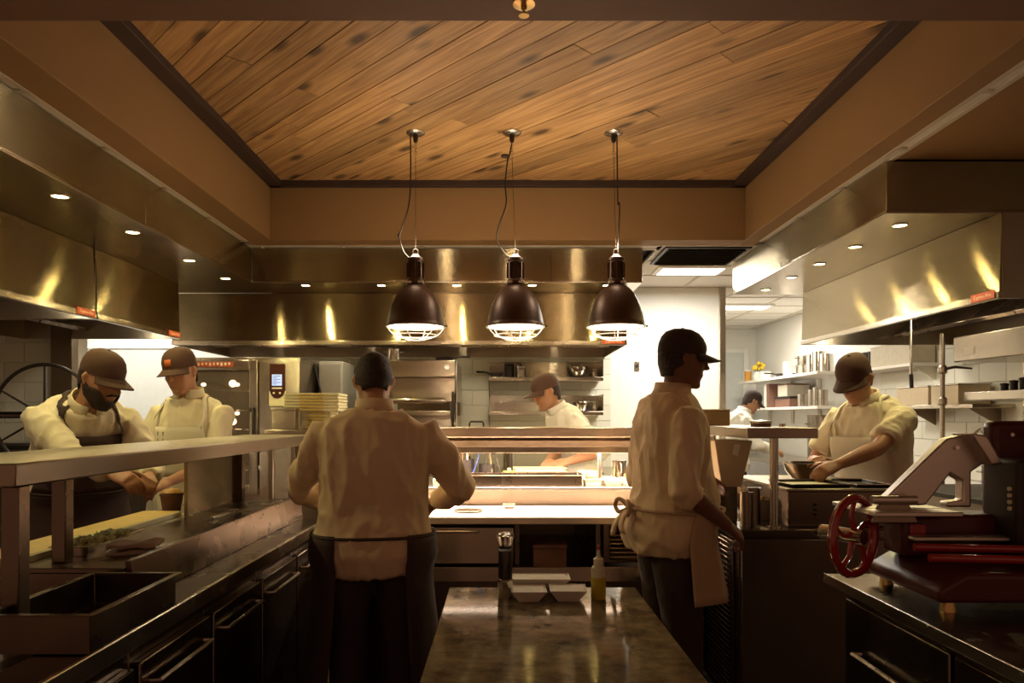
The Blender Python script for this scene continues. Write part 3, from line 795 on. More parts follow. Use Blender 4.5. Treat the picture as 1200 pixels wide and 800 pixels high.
G().loft([[(x, y, z) for x, y in ((-.04, -.06), (.04, -.06), (.04, .06), (-.04, .06))] if z == 0 else [(x, y, z) for x, y in ((-.052, -.075), (.052, -.075), (.052, .075), (-.052, .075))] for z in (0, .03)] + [[(-.048, -.07, .03), (.048, -.07, .03), (.048, .07, .03), (-.048, .07, .03)], [(-.036, -.056, .004), (.036, -.056, .004), (.036, .056, .004), (-.036, .056, .004)]]).build('tray_body', 'paper', t)
G().box(-.04, .035, -.06, .05, .030, .034).build('folded_paper', 'label_white', t, rot=(.12, .05, .1), bevel=.001)
bread_tray(.745, 'crusty loaf in the tray beside the tied apron', rz=.15)
t = thing('lemon', 'yellow lemon behind the paper trays', 'fruit', (.575, 4.52, UZ))
G().ball((0, 0, .032), (.032, .030, .032), 18, 12).build('peel', 'lemon', t)
G().lathe([(.006, .062), (.003, .072)], 8).build('stem', 'greens', t)
t = canister('deli_cup', 'short white deli cup beside the lemon', (.50, 4.52, UZ), .034, .045, 'frosted_plastic', 'cup', 'label_white')
t = canister('steel_jug', 'steel jug with a strap handle next to the black canister', (.71, 4.44, UZ), .040, .115, 'chrome', 'jug', 'chrome')
G().tube([(.0, -.042, .11), (.0, -.075, .105), (.0, -.08, .06), (0, -.045, .02)], .005, 8).build('handle', 'steel_flat', t)
canister('black_canister', 'tall black canister next to the steel jug', (.815, 4.44, UZ), .045, .13, 'black_plastic', 'canister', 'black_plastic')
# on the lower worktop
t = thing('round_well', 'round steel bowl set on the bright pass worktop', 'bowl', (-.185, 3.80, .90))
G().lathe([(.050, 0), (.070, .003), (.074, .005), (.074, .006), (.062, .004), (.04, .002)], 32).build('bowl', 'steel_dark', t)
G().lathe([(.074, .0045), (.078, .006), (.074, .0075)], 32, cap=False).build('rim', 'steel_dull', t)
t, M = wt('glass_dish', 'small clear square dish on the bright pass worktop', 'dish', (.03, 3.93, .90))
r_ = lambda w, z: [(-w, -w, z), (w, -w, z), (w, w, z), (-w, w, z)]
G().loft([r_(.024, 0), r_(.03, .022), r_(.027, .022), r_(.022, .004)]).build('bowl', 'glass', t, bevel=.001)
G().loft([r_(.0305, .021), r_(.0315, .023), r_(.027, .024), r_(.026, .022)], closed=True).build('rim', 'frosted_plastic', t)

# ---------------------------------------------------------------- left counter line
LX = -.87
def base_unit(y0, y1, label, doors, name='refrigerated_counter'):
    t, M = wt(name, label, 'cabinet', (-1.2, (y0+y1)/2, 0))
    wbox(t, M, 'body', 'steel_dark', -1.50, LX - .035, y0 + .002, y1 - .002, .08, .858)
    n = len(doors); w = (y1 - y0) / n
    for i, k in enumerate(doors):
        a, b = y0 + i*w + .012, y0 + (i+1)*w - .012
        if k == 'door':
            d = wbox(t, M, 'door', 'steel_dark', LX - .035, LX - .012, a, b, .11, .80, .004)
            G().tube([(LX - .012, a + .05, .74), (LX + .012, a + .05, .74), (LX + .012, b - .05, .74), (LX - .012, b - .05, .74)], .006, 8, M=M).build('handle', 'steel_flat', d)
        else:
            for q in range(2):
                d = wbox(t, M, 'drawer', 'steel_dark', LX - .035, LX - .012, a, b, .11 + q*.35, .11 + q*.35 + .335, .004)
                G().box(LX - .012, LX + .006, a + .05, b - .05, .11 + q*.35 + .29, .11 + q*.35 + .31, M).build('handle', 'steel_flat', d, bevel=.003)
    for x in (-1.44, LX - .08):
        for y in (y0 + .06, y1 - .06): G().cyl((x, y, 0), (x, y, .08), .02, n=12, M=M).build('foot', 'steel_dark', t)
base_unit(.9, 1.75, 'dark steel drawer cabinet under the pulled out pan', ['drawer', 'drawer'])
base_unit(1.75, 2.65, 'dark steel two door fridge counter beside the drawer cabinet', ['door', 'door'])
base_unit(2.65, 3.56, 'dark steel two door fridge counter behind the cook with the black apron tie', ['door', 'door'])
t, M = wt('worktop', 'long steel worktop with raised back edge under the side shelf', 'worktop', (-1.2, 2.2, .86))
wbox(t, M, 'ledge', 'steel_dark', -.985, LX, .9, 3.565, .86, .90, .004)  # ledge and riser: shade on this stainless run is put into a darker steel colour
wbox(t, M, 'front_edge', 'steel_flat', LX, LX + .012, .9, 3.565, .855, .902, .003)
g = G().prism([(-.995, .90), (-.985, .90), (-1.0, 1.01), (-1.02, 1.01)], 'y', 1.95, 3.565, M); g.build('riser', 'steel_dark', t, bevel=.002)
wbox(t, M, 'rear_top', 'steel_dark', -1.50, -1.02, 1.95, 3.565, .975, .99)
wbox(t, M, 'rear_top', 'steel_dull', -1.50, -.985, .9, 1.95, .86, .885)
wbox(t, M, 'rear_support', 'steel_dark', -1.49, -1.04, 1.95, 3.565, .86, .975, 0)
# yellow cutting board along the rear edge
t, M = wt('cutting_board', 'long yellow cutting board along the rear edge of the worktop', 'cutting board', (-1.41, 2.35, .99))
wbox(t, M, 'board', 'yellow_board', -1.48, -1.33, 1.98, 2.98, .99, 1.01, .003)
wbox(t, M, 'edge_strip', 'cream_plastic', -1.332, -1.324, 1.98, 2.98, .99, 1.008, .001)
# shelf over it
t, M = wt('pass_shelf', 'long steel pass shelf on square posts before the two cooks at the board', 'shelf', (-1.23, 2.76, .885))
wbox(t, M, 'shelf_top', 'steel_dull', -1.41, -1.05, 1.56, 3.97, 1.245, 1.297, .004)  # darker steel colour stands in for shade on the shelf front
wbox(t, M, 'post', 'steel_dark', -1.10, -1.06, 1.585, 1.625, .90, 1.245)
wbox(t, M, 'post', 'steel_dark', -1.26, -1.22, 2.02, 2.06, .99, 1.245)
wbox(t, M, 'post', 'steel_dark', -1.30, -1.26, 3.50, 3.54, .99, 1.245)
wbox(t, M, 'sneeze_panel', 'hood_steel', -1.30, -1.285, 2.95, 3.565, .99, 1.245, .002)
# pulled out steel pan on rails and food pans
pan('roasting_pan', 'deep steel pan jutting out over the dark drawer cabinet', -1.09, -.85, 1.50, 1.92, .902, .085, 'steel_dark', 'pan')
def folded_cloth(label, loc, rz, s=1):
    t = thing('kitchen_towel', label, 'towel', loc, rz)
    for k, nm in enumerate(('lower_fold', 'upper_fold')):
        rows = []
        for i in range(7):
            rows.append([(-.09*s + .03*s*i, -.06*s + .02*s*j, .004 + k*.014 + .012*noise.noise(Vector((i*.5, j*.5, k*3 + loc[1])))) for j in range(7)])
        o = G().sheet(rows).build(nm, 'cloth_tan', t)
        m = o.modifiers.new('thick', 'SOLIDIFY'); m.thickness = .010; m.offset = 1
mat('cloth_tan', (0.42, 0.30, 0.22), .9, noise_amt=.08)
folded_cloth('folded tan towel on the worktop beside the lettuce pan', (-1.105, 2.18, .992), .15, .75)
t = pan('salad_pan', 'shallow steel pan of pale lettuce beside the yellow board', -1.32, -1.20, 2.10, 2.44, .99, .03, 'steel_pan', 'pan')
rl = random.Random(5)
mat('lettuce', (0.56, 0.57, 0.26), .55, noise_amt=.4, noise_scale=25)
for k in range(14):
    p = (rl.uniform(-1.285, -1.245), rl.uniform(2.16, 2.38), 1.006 + rl.uniform(0, .015))
    t = thing('lettuce_leaf', 'pale green lettuce leaf in the shallow steel pan', 'leaf', p, rl.uniform(0, 6), 'lettuce leaves in the pan')
    rows = [[(.012 + .0 + (i - 3) * .013, (j - 3) * .010 * (1 - abs(i - 3) * .12), .012 * math.sin(i * 1.7 + j * 1.1 + k) + .004) for j in range(7)] for i in range(7)]
    o = G().sheet(rows).build('blade', 'lettuce', t)
    m = o.modifiers.new('thick', 'SOLIDIFY'); m.thickness = .0015
    G().tube([(-.025, 0, .006), (0, 0, .009), (.03, 0, .008)], .0016, 5).build('rib', 'cream_plastic', t)

# carton and tongs beside the yellow board
t, M = wt('food_tub', 'small orange tub standing at the far end of the yellow board', 'tub', (-1.40, 3.06, .99))
G().lathe([(.034, 0), (.045, .075), (.048, .076), (.048, .084), (.005, .086)], 18, (0, 0, 0)).build('body', 'brown_box', t)
G().lathe([(.043, .087), (.03, .10), (.004, .105)], 14).build('filling', 'orange_food', t)
t = thing('tongs', 'thin steel tongs lying on the worktop beside the steel panel', 'tongs', (-1.15, 3.0, .9925))
for s in (-1, 1): G().tube([(0, -.13, .004), (s * .014, 0, .004), (s * .008, .13, .004)], .003, 6).build('arm', 'chrome', t)
G().ball((0, -.13, .005), .008, 10, 6).build('hinge', 'chrome', t)
# ---------------------------------------------------------------- right counter with shelf
RX = 1.02
t, M = wt('prep_counter', 'dark steel prep counter with slatted side under the steel bin', 'counter', (1.40, 3.85, 0))
wbox(t, M, 'worktop', 'steel_dark', RX - .02, 1.80, 3.18, 4.60, .865, .90, .004)
wbox(t, M, 'body', 'steel_dark', RX + .02, 1.78, 3.21, 4.58, .08, .865)
steel('end_steel', col=(0.20, 0.16, 0.125), rough=.36, aniso=.9, wav=.04, wscale=1.5)
wbox(t, M, 'end_panel', 'end_steel', RX + .03, 1.77, 3.195, 3.212, .09, .855, .004)
lv = wbox(t, M, 'vent_panel', 'steel_dark', RX + .008, RX + .02, 3.26, 4.0, .12, .84)
ls = G().box(-.013, .013, -.34, .34, -.0018, .0018).build('slat', 'louver_steel', lv, loc=(RX + .004 - 1.40, 3.63 - 3.85, .14), rot=(0, R(38), 0))
for k in range(1, 30): inst(ls, 'slat', lv, (RX + .004 - 1.40, -.22, .14 + k * .0235), (0, R(38), 0))
for x in (RX + .08, 1.72):
    for y in (3.28, 4.5): G().cyl((x, y, 0), (x, y, .08), .02, n=12, M=M).build('foot', 'steel_dark', t)

t, M = wt('pass_shelf', 'short steel pass shelf on a slim post beside the tall cook', 'shelf', (1.22, 3.7, .90))
wbox(t, M, 'shelf_top', 'steel', 1.075, 1.39, 3.20, 4.30, 1.30, 1.347, .004)
G().cyl((1.212, 3.25, .90), (1.212, 3.25, 1.30), .019, n=16, M=M).build('post', 'steel_flat', t)
G().cyl((1.212, 4.20, .90), (1.212, 4.20, 1.30), .019, n=16, M=M).build('post', 'steel_flat', t)
G().lathe([(.034, 0), (.034, .006), (.02, .01)], 16, (1.212 - 1.22, 3.25 - 3.7, 0)).build('post_foot', 'steel_flat', t)
# items on the shelf
t, M = wt('wooden_box', 'pale wooden box on the short pass shelf', 'box', (1.17, 4.1, 1.347))
wbox(t, M, 'body', 'cardboard', 1.09, 1.25, 4.0, 4.22, 1.347, 1.43, .003)
wbox(t, M, 'lid', 'cream_plastic', 1.088, 1.252, 3.998, 4.222, 1.43, 1.437, .002)
canister('round_tin', 'flat round tin on the short pass shelf', (1.26, 3.55, 1.347), .048, .016, 'brown_box', 'tin', 'steel_pan')
canister('salt_cup', 'tiny steel cup on the short pass shelf', (1.345, 3.5, 1.347), .014, .012, 'steel_pan', 'cup')
# steel bin hanging under the shelf with a white tag
t = thing('steel_bin', 'tapered pale steel bin with a white tag under the short shelf', 'bin', (1.06, 3.46, .90))
rr = lambda w, d, z, x=0: [(x - w, -d, z), (x + w, -d, z), (x + w, d, z), (x - w, d, z)]
mat('bin_steel', (0.60, 0.48, 0.32), .42, metal=.25, noise_amt=.04)
G().loft([rr(.045, .09, .17, -.0), rr(.088, .12, .385), rr(.083, .115, .385), rr(.041, .086, .176)]).build('body', 'bin_steel', t, bevel=.003)
G().box(-.013, .013, -.0015, .0015, -.028, .028).build('tag', 'label_white', t, loc=(.012, -.121, .345), rot=(R(-11), R(18), 0))
G().box(-.04, .04, -.05, .05, 0, .17).build('stand', 'steel_dark', t, bevel=.003)
G().tube([(-.086, -.1, .385), (-.086, -.1, .405), (-.086, .1, .405), (-.086, .1, .385)], .004, 6).build('bail', 'steel_flat', t)
# narrow steel canisters under it
for k, (x, y, h) in enumerate(((1.105, 3.30, .15), (1.175, 3.40, .16))):
    canister('tall_insert', ['tall narrow steel insert at the corner of the dark prep counter', 'tall narrow steel insert behind the corner insert'][k], (x, y, .90), .028, h, 'steel_dull', 'insert')
# raised cold rail with mats and trays
t, M = wt('cold_rail', 'dark raised cold rail box standing on the prep counter', 'cold rail', (1.52, 3.62, .90))
wbox(t, M, 'body', 'steel_dark', 1.28, 1.77, 3.26, 4.0, .90, 1.06, .004)
wbox(t, M, 'rim', 'steel_dull', 1.27, 1.78, 3.25, 4.01, 1.06, 1.072, .003)
for k in range(3): G().cyl((1.40, 3.258, 1.0 - k * .022), (1.40, 3.252, 1.0 - k * .022), .006, n=10, M=M).build('button', 'black_plastic', t)
def sheet_tray(label, c, w, d, rz, m='black_iron'):
    t = thing('sheet_tray', label, 'tray', c, rz)
    r = lambda a, b, z: [(-a, -b, z), (a, -b, z), (a, b, z), (-a, b, z)]
    G().loft([r(w-.008, d-.008, 0), r(w, d, .016), r(w-.003, d-.003, .016), r(w-.010, d-.010, .003)]).build('tray_body', m, t, bevel=.001)
    G().tube([(-w, -d, .016), (w, -d, .016), (w, d, .016), (-w, d, .016)], .0025, 6, closed=True).build('rolled_rim', 'steel_flat', t)
    return t
sheet_tray('dark sheet tray with a pale mat on the cold rail', (1.44, 3.42, 1.072), .14, .13, .06)
t, M = wt('silicone_mat', 'pale cream mat lying in the dark sheet tray', 'mat', (1.43, 3.42, 1.0752))
mat('mat_cream', (0.66, 0.62, 0.40), .4)
G().box(-.10, .10, -.095, .095, 0, .004).build('sheet', 'mat_cream', t, rot=(0, 0, .12), bevel=.001)
G().tube([(-.1, -.095, .004), (.1, -.095, .004), (.1, .095, .004), (-.1, .095, .004)], .002, 5, closed=True).build('border', 'yellow_tub_', t, rot=(0, 0, .12))
sheet_tray('dark sheet tray beside the mixing bowl', (1.69, 3.44, 1.072), .075, .15, -.06)
t = thing('mixing_bowl', 'steel mixing bowl held by the cook in the side aisle', 'bowl', (1.555, 3.74, 1.072))
G().lathe([(.04, 0), (.07, .008), (.098, .045), (.11, .085), (.116, .088), (.108, .088), (.094, .046), (.066, .012), (.005, .006)], 32).build('bowl', 'chrome', t)
G().lathe([(.070, .018), (.085, .040), (.04, .052), (.004, .055)], 24).build('dressed_greens', 'orange_food', t)
# whisk wires above bowl
pan('food_pan', 'small steel pan of orange garnish beside the tall insert', 1.195, 1.275, 3.44, 3.62, .90, .10, 'steel_pan', 'pan')
t = thing('garnish', 'heap of orange garnish in the small steel pan', 'food', (1.235, 3.53, .945))
rg = random.Random(2)
g = G()
for k in range(22): g.ball((rg.uniform(-.022, .022), rg.uniform(-.06, .06), .03 + rg.uniform(0, .028)), rg.uniform(.008, .014), 8, 5)
g.build('pieces', 'orange_food', t)
g = G()
for k in range(10): g.ball((rg.uniform(-.02, .02), rg.uniform(-.06, .06), .05 + rg.uniform(0, .012)), (.012, .006, .003), 8, 4)
g.build('herbs', 'greens', t)
t, M = wt('paper_roll', 'brown paper roll lying behind the tall inserts', 'roll', (1.30, 4.12, .90))
G().cyl((1.2, 4.12, .95), (1.46, 4.12, .95), .05, n=24, M=M).build('roll', 'cardboard', t)
G().cyl((1.192, 4.12, .95), (1.468, 4.12, .95), .02, n=16, M=M).build('core', 'label_white', t)

# ---------------------------------------------------------------- slicer counter and slicer
t, M = wt('slicer_counter', 'dark steel counter carrying the red slicer', 'counter', (1.55, 1.6, 0))
wbox(t, M, 'worktop', 'steel_dark', RX, 2.1, .55, 2.30, .868, .90, .004)
wbox(t, M, 'edge_trim', 'steel_flat', RX - .006, RX, .55, 2.30, .872, .902, .002)
wbox(t, M, 'body', 'steel_dark', RX + .05, 2.08, .6, 2.26, .08, .868)
for k in range(3):
    d = wbox(t, M, 'door', 'steel_dark', RX + .03, RX + .05, .63 + k*.54, .63 + k*.54 + .52, .11, .84, .004)
    G().tube([(RX + .03, .73 + k*.54, .70), (RX + .005, .73 + k*.54, .70), (RX + .005, 1.05 + k*.54, .70), (RX + .03, 1.05 + k*.54, .70)], .007, 8, M=M).build('handle', 'steel_flat', d)
for x in (RX + .1, 2.02):
    for y in (.66, 2.2): G().cyl((x, y, 0), (x, y, .08), .02, n=12, M=M).build('foot', 'steel_dark', t)

t, M = wt('meat_slicer', 'red vintage hand cranked meat slicer with a flywheel on the counter', 'meat slicer', (1.42, 1.98, .90))
M = M @ Matrix.Translation((-.17, .03, 0))
# base casting
b = G().prism([(1.27, .925), (1.83, .925), (1.83, .955), (1.76, 1.0), (1.34, 1.0), (1.27, .96)], 'y', 1.80, 2.16, M).build('base', 'maroon', t, bevel=.012, seg=3)
for x in (1.31, 1.78):
    for y in (1.83, 2.13): G().cyl((x, y, .90), (x, y, .926), .02, .016, n=14, M=M).build('foot', 'brass', t)
# flywheel at the near left end, turned three quarters
fwm = M @ Matrix.Translation((1.175, 2.05, 1.055)) @ Matrix.Rotation(R(34), 4, 'Z')
fwl = G().tube([(.108*math.cos(a), 0, .108*math.sin(a)) for a in [2*PI*k/40 for k in range(40)]], .013, 10, closed=True, M=fwm).build('flywheel_rim', 'red_enamel', t)
G().cyl((0, -.03, 0), (0, .10, 0), .022, n=18, M=fwm).build('flywheel_hub', 'chrome', t)
for k in range(5):
    a = 2*PI*k/5 + .3
    G().tube([(.02*math.cos(a), 0, .02*math.sin(a)), (.06*math.cos(a+.25), 0, .06*math.sin(a+.25)), (.104*math.cos(a), 0, .104*math.sin(a))], [.009, .007, .008], 8, M=fwm).build('spoke', 'red_enamel', fwl)
G().tube([(.118*math.cos(a), 0, .118*math.sin(a)) for a in [2*PI*k/40 for k in range(40)]], .0035, 6, closed=True, M=fwm).build('rim_band', 'chrome', fwl)
G().cyl((.08, -.02, .06), (.08, -.075, .06), .011, .013, n=12, M=fwm).build('crank_handle', 'chrome', fwl)
# carriage rails and rods
for i, (y, z) in enumerate(((1.86, 1.03), (1.93, 1.045))):
    G().cyl((1.28, y, z), (1.60, y - .04, z), .011, n=12, M=M).build('carriage_rod', 'red_enamel', t)
G().box(1.30, 1.56, 1.955, 2.0, 1.055, 1.068, M).build('thickness_bar', 'aluminium', t, bevel=.004)
wbox(t, M, 'gear_case', 'maroon', 1.30, 1.76, 2.02, 2.14, 1.0, 1.12, .015)
wbox(t, M, 'name_badge', 'red_enamel', 1.315, 1.36, 2.012, 2.02, 1.055, 1.095, .002)
# flat plate of the meat table
G().prism([(1.18, 1.125), (1.42, 1.125), (1.42, 1.138), (1.18, 1.138)], 'y', 1.94, 2.20, M).build('meat_table', 'aluminium', t, bevel=.003)
for y in (2.02, 2.10): wbox(t, M, 'table_groove', 'steel_dark', 1.19, 1.41, y - .004, y + .004, 1.1375, 1.1385, 0)
# aluminium feed arm: slanted plate with bright folded head
arm = G().prism([(1.235, 1.145), (1.43, 1.335), (1.475, 1.345), (1.545, 1.27), (1.50, 1.24), (1.50, 1.14), (1.43, 1.14), (1.43, 1.155), (1.475, 1.16), (1.475, 1.215), (1.44, 1.235), (1.37, 1.145)], 'y', 2.03, 2.07, M).build('feed_arm', 'aluminium', t, bevel=.006, seg=3)
G().prism([(1.47, 1.352), (1.515, 1.345), (1.56, 1.265), (1.525, 1.262)], 'y', 1.985, 2.08, M).build('arm_head', 'aluminium', arm, bevel=.006, seg=3)
G().cyl((1.20, 2.0, 1.165), (1.325, 2.0, 1.165), .012, n=14, M=M).build('push_handle', 'aluminium', t)
G().prism([(1.20, 1.10), (1.33, 1.10), (1.30, 1.155), (1.22, 1.155)], 'y', 1.99, 2.01, M).build('handle_bracket', 'steel_dull', t, bevel=.004)
G().cyl((1.455, 2.03, 1.31), (1.455, 2.022, 1.31), .006, n=10, M=M).build('arm_bolt', 'chrome', arm)
# blade with its guard, and the red cover behind
bm_ = M @ Matrix.Translation((1.70, 1.97, 1.20)) @ Matrix.Rotation(R(78), 4, 'Z') @ Matrix.Rotation(R(90), 4, 'X')
G().lathe([(.004, 0), (.155, .001), (.158, .004), (.150, .010), (.05, .02), (.004, .022)], 48, M=bm_).build('blade', 'chrome', t)
G().tube([(.166*math.cos(a), .166*math.sin(a), .004) for a in [R(40) + R(280)*k/36 for k in range(37)]], .012, 10, M=bm_).build('blade_guard', 'black_metal', t)
G().lathe([(.06, .02), (.055, .05), (.03, .06), (.004, .062)], 24, M=bm_).build('blade_hub', 'black_metal', t)
wbox(t, M, 'blade_cover', 'maroon', 1.60, 1.80, 2.09, 2.15, 1.10, 1.385, .02)
G().cyl((1.655, 2.085, 1.345), (1.655, 2.092, 1.345), .006, n=10, M=M).build('cover_screw', 'chrome', t)
wbox(t, M, 'motor_housing', 'black_metal', 1.56, 1.64, 1.93, 2.08, 1.0, 1.28, .012)
for k in range(4): G().cyl((1.558, 1.955, 1.20 - k * .018), (1.552, 1.955, 1.20 - k * .018), .006, n=10, M=M).build('control_knob', 'cream_plastic', t)
G().cyl((1.70, 1.86, 1.06), (1.70, 1.80, 1.06), .03, .034, n=18, M=M).build('thickness_knob', 'red_enamel', t)

# ---------------------------------------------------------------- left rear: grill with spoked wheel
t, M = wt('wood_grill', 'black iron grill with a large spoked lift wheel by the tiles', 'grill', (-3.1, 4.85, 0))
wbox(t, M, 'firebox', 'black_iron', -3.85, -2.62, 4.62, 5.36, .35, 1.18, .01)
wbox(t, M, 'stand', 'black_iron', -3.80, -2.67, 4.68, 5.32, .05, .35, .006)
for x in (-3.75, -2.72):
    for y in (4.72, 5.28): G().cyl((x, y, 0), (x, y, .05), .03, n=10, M=M).build('foot', 'black_iron', t)
for x in (-3.80, -2.72): wbox(t, M, 'upright', 'black_iron', x, x + .06, 4.70, 4.78, 1.18, 1.46, .004)
G().cyl((-3.85, 4.74, 1.405), (-2.60, 4.74, 1.405), .022, n=12, M=M).build('axle', 'steel_dark', t)
for x in (-2.95, -2.84, -2.72): G().cyl((x - .02, 4.74, 1.405), (x + .02, 4.74, 1.405), .034, n=14, M=M).build('collar', 'steel_dull', t)
wc = Vector((-2.91, 4.60, 1.40))
wh = G().tube([tuple(wc + Vector((.325*math.cos(a), 0, .325*math.sin(a)))) for a in [2*PI*k/56 for k in range(56)]], .012, 8, closed=True, M=M).build('wheel_rim', 'black_metal', t)
for k in range(6):
    a = PI/2 + k * PI/3.0
    G().cyl(tuple(wc), tuple(wc + Vector((.32*math.cos(a), 0, .32*math.sin(a)))), .009, .006, n=8, M=M).build('spoke', 'black_metal', wh)
G().cyl(tuple(wc + Vector((0, -.02, 0))), tuple(wc + Vector((0, .14, 0))), .035, n=16, M=M).build('wheel_hub', 'steel_dull', t)
g_ = G().box(-.55, .55, -.012, .012, -.006, .006).build('grate_bar', 'black_iron', t, loc=(-.13, -.15, 1.20))
for k in range(1, 9): inst(g_, 'grate_bar', t, (-.13, -.15 + k * .055, 1.20))
# pale curtain door behind

# ---------------------------------------------------------------- back line: combi oven, stand, boards
t, M = wt('combi_oven', 'tall steel combi oven with lit glass door and touch panel', 'oven', (-2.12, 6.35, 0))
OX0_, OX1_ = -2.60, -1.66
wbox(t, M, 'stand', 'steel_dull', OX0_ + .03, OX1_ - .03, 5.98, 6.75, .06, .72)
wbox(t, M, 'top', 'steel', OX0_, OX1_, 5.92, 6.80, 1.84, 1.875)
wbox(t, M, 'bottom', 'steel', OX0_, OX1_, 5.92, 6.80, .72, .80)
wbox(t, M, 'side_panel', 'steel', OX0_, OX0_ + .03, 5.92, 6.80, .80, 1.84)
wbox(t, M, 'control_column', 'steel', -1.985, OX1_, 5.90, 6.80, .80, 1.84)
wbox(t, M, 'back_panel', 'oven_inside', OX0_ + .03, -1.985, 6.70, 6.80, .80, 1.84)
df = G().box(OX0_ + .01, OX0_ + .06, 5.875, 5.915, .76, 1.85, M).box(-2.06, -1.995, 5.875, 5.915, .76, 1.85, M).box(OX0_ + .06, -2.06, 5.875, 5.915, 1.77, 1.85, M).box(OX0_ + .06, -2.06, 5.875, 5.915, .76, .84, M).build('door_frame', 'steel', t, bevel=.004)
wbox(df, M, 'door_glass', 'smoked_glass', OX0_ + .06, -2.06, 5.89, 5.90, .84, 1.77, 0)
hd = G().tube([(-2.03, 5.875, 1.47), (-2.03, 5.83, 1.46), (-2.03, 5.83, 1.20), (-2.03, 5.875, 1.19)], .014, 10, M=M).build('door_handle', 'black_metal', df)
G().cyl((-2.03, 5.815, 1.43), (-2.03, 5.815, 1.23), .010, n=10, M=M).build('handle_grip', 'chrome', hd)
for x in (-2.50, -2.22):
    for z in (1.66, 1.42, 1.20):
        G().ball((x, 6.05, z), (.022, .02, .016), 12, 8, M=M).build('oven_lamp', 'oven_glow', t)
for k in range(5):
    rk = G()
    for q in range(7): rk.cyl((-2.52, 6.05 + q*.1, 1.62 - k*.17), (-2.08, 6.05 + q*.1, 1.62 - k*.17), .004, n=6, M=M)
    for x in (-2.52, -2.08): rk.cyl((x, 6.0, 1.62 - k*.17), (x, 6.68, 1.62 - k*.17), .005, n=6, M=M)
    rk.build('oven_rack', 'chrome', t)
d_ = bpy.data.lights.new('oven_lamp_light', 'POINT'); d_.energy = .5; d_.color = (1, .78, .5); d_.shadow_soft_size = .03
for z in (1.68, 1.35):
    o = bpy.data.objects.new('oven_lamp_light', d_); C.objects.link(o); o.location = (-2.35, 6.3, z)
cp = G().prism([(-1.90, 1.82), (-1.775, 1.82), (-1.775, 1.60), (-1.79, 1.565), (-1.815, 1.545), (-1.84, 1.54), (-1.865, 1.545), (-1.885, 1.565), (-1.90, 1.60)], 'y', 5.892, 5.90, M).build('touch_panel', 'screen_dark', t, bevel=.002)
wbox(cp, M, 'display', 'screen', -1.88, -1.80, 5.889, 5.892, 1.645, 1.735, 0)
for k in range(6): wbox(cp, M, 'display_line', 'screen_dark', -1.872, -1.84 + .03 * (k % 2), 5.888, 5.889, 1.655 + k*.013, 1.659 + k*.013, 0)
for x in (-1.865, -1.815): G().cyl((x, 5.892, 1.585), (x, 5.884, 1.585), .008, n=12, M=M).build('button', 'cream_plastic', cp)
wbox(cp, M, 'light_bar', 'label_white', -1.88, -1.80, 5.889, 5.892, 1.618, 1.630, 0)
nl = wbox(t, M, 'name_strip', 'red_label', -2.49, -2.19, 5.868, 5.875, 1.795, 1.838, .001)
for k in range(9): wbox(nl, M, 'mark', 'label_text' if k < 5 else 'label_white', -2.475 + k*.031, -2.458 + k*.031, 5.8665, 5.868, 1.804 + .004*(k % 3), 1.830, 0)
wbox(t, M, 'notice', 'cream_plastic', -1.905, -1.77, 5.896, 5.90, 1.48, 1.60, 0)
# grey cabinet side beside the oven
t, M = wt('wall_cabinet', 'plain grey electrical cabinet beside the combi oven', 'cabinet', (-1.52, 6.7, 0))
mat('cab_grey', (0.42, 0.40, 0.34), .5, noise_amt=.04)
wbox(t, M, 'body', 'cab_grey', -1.63, -1.42, 6.4, 7.0, 0, 1.88, .006)
wbox(t, M, 'door', 'cab_grey', -1.62, -1.43, 6.385, 6.4, .06, 1.86, .004)
G().tube(bez([(-1.66, 6.36, 1.86), (-1.60, 6.35, 1.6), (-1.57, 6.36, 1.4), (-1.60, 6.37, 1.1)], 8), .008, 8, M=M).build('hose', 'black_plastic', t)
# stand with stacked cream boards
t, M = wt('side_stand', 'steel stand holding the stack of cream boards', 'stand', (-1.14, 4.38, 0))
wbox(t, M, 'top', 'steel', -1.36, -.96, 4.12, 4.64, 1.28, 1.32, .004)
wbox(t, M, 'back_panel', 'steel_dull', -1.34, -.98, 4.60, 4.62, .12, 1.28)
wbox(t, M, 'lower_shelf', 'steel_dull', -1.34, -.98, 4.14, 4.60, .40, .43)
for x in (-1.345, -1.0):
    for y in (4.14, 4.58): wbox(t, M, 'leg', 'steel_dull', x, x + .03, y, y + .03, 0, 1.28)
z = 1.32
for k in range(6):
    t, M = wt('cream_board', '%s cream board from the bottom of the narrow lower stack on the stand' % ORD[k], 'board', (-1.10, 4.36, z), 'cream boards on the stand')
    G().box(-.085, .085, -.10, .10, 0, .0165).build('sheet', 'cream_plastic', t, bevel=.004)
    G().box(-.05, .05, -.102, -.1, .004, .012).build('grip_slot', 'yellow_board', t)
    z += .0178
for k in range(6):
    t, M = wt('cream_board', '%s wide cream board from the bottom of the upper stack on the stand' % ORD[k], 'board', (-1.125 + .003 * (k % 2), 4.36, z), 'wide cream boards on the stand')
    G().box(-.16, .16, -.12, .12, 0, .0165).build('sheet', 'cream_plastic', t, bevel=.004)
    G().box(-.07, .07, -.122, -.12, .004, .012).build('grip_slot', 'yellow_board', t)
    z += .0178
t, M = wt('steel_box', 'small upright steel box before the cream boards', 'box', (-1.25, 4.18, 1.32))
wbox(t, M, 'body', 'steel', -1.325, -1.19, 4.14, 4.22, 1.32, 1.43, .004)
wbox(t, M, 'lid', 'steel', -1.328, -1.187, 4.137, 4.223, 1.43, 1.445, .003)

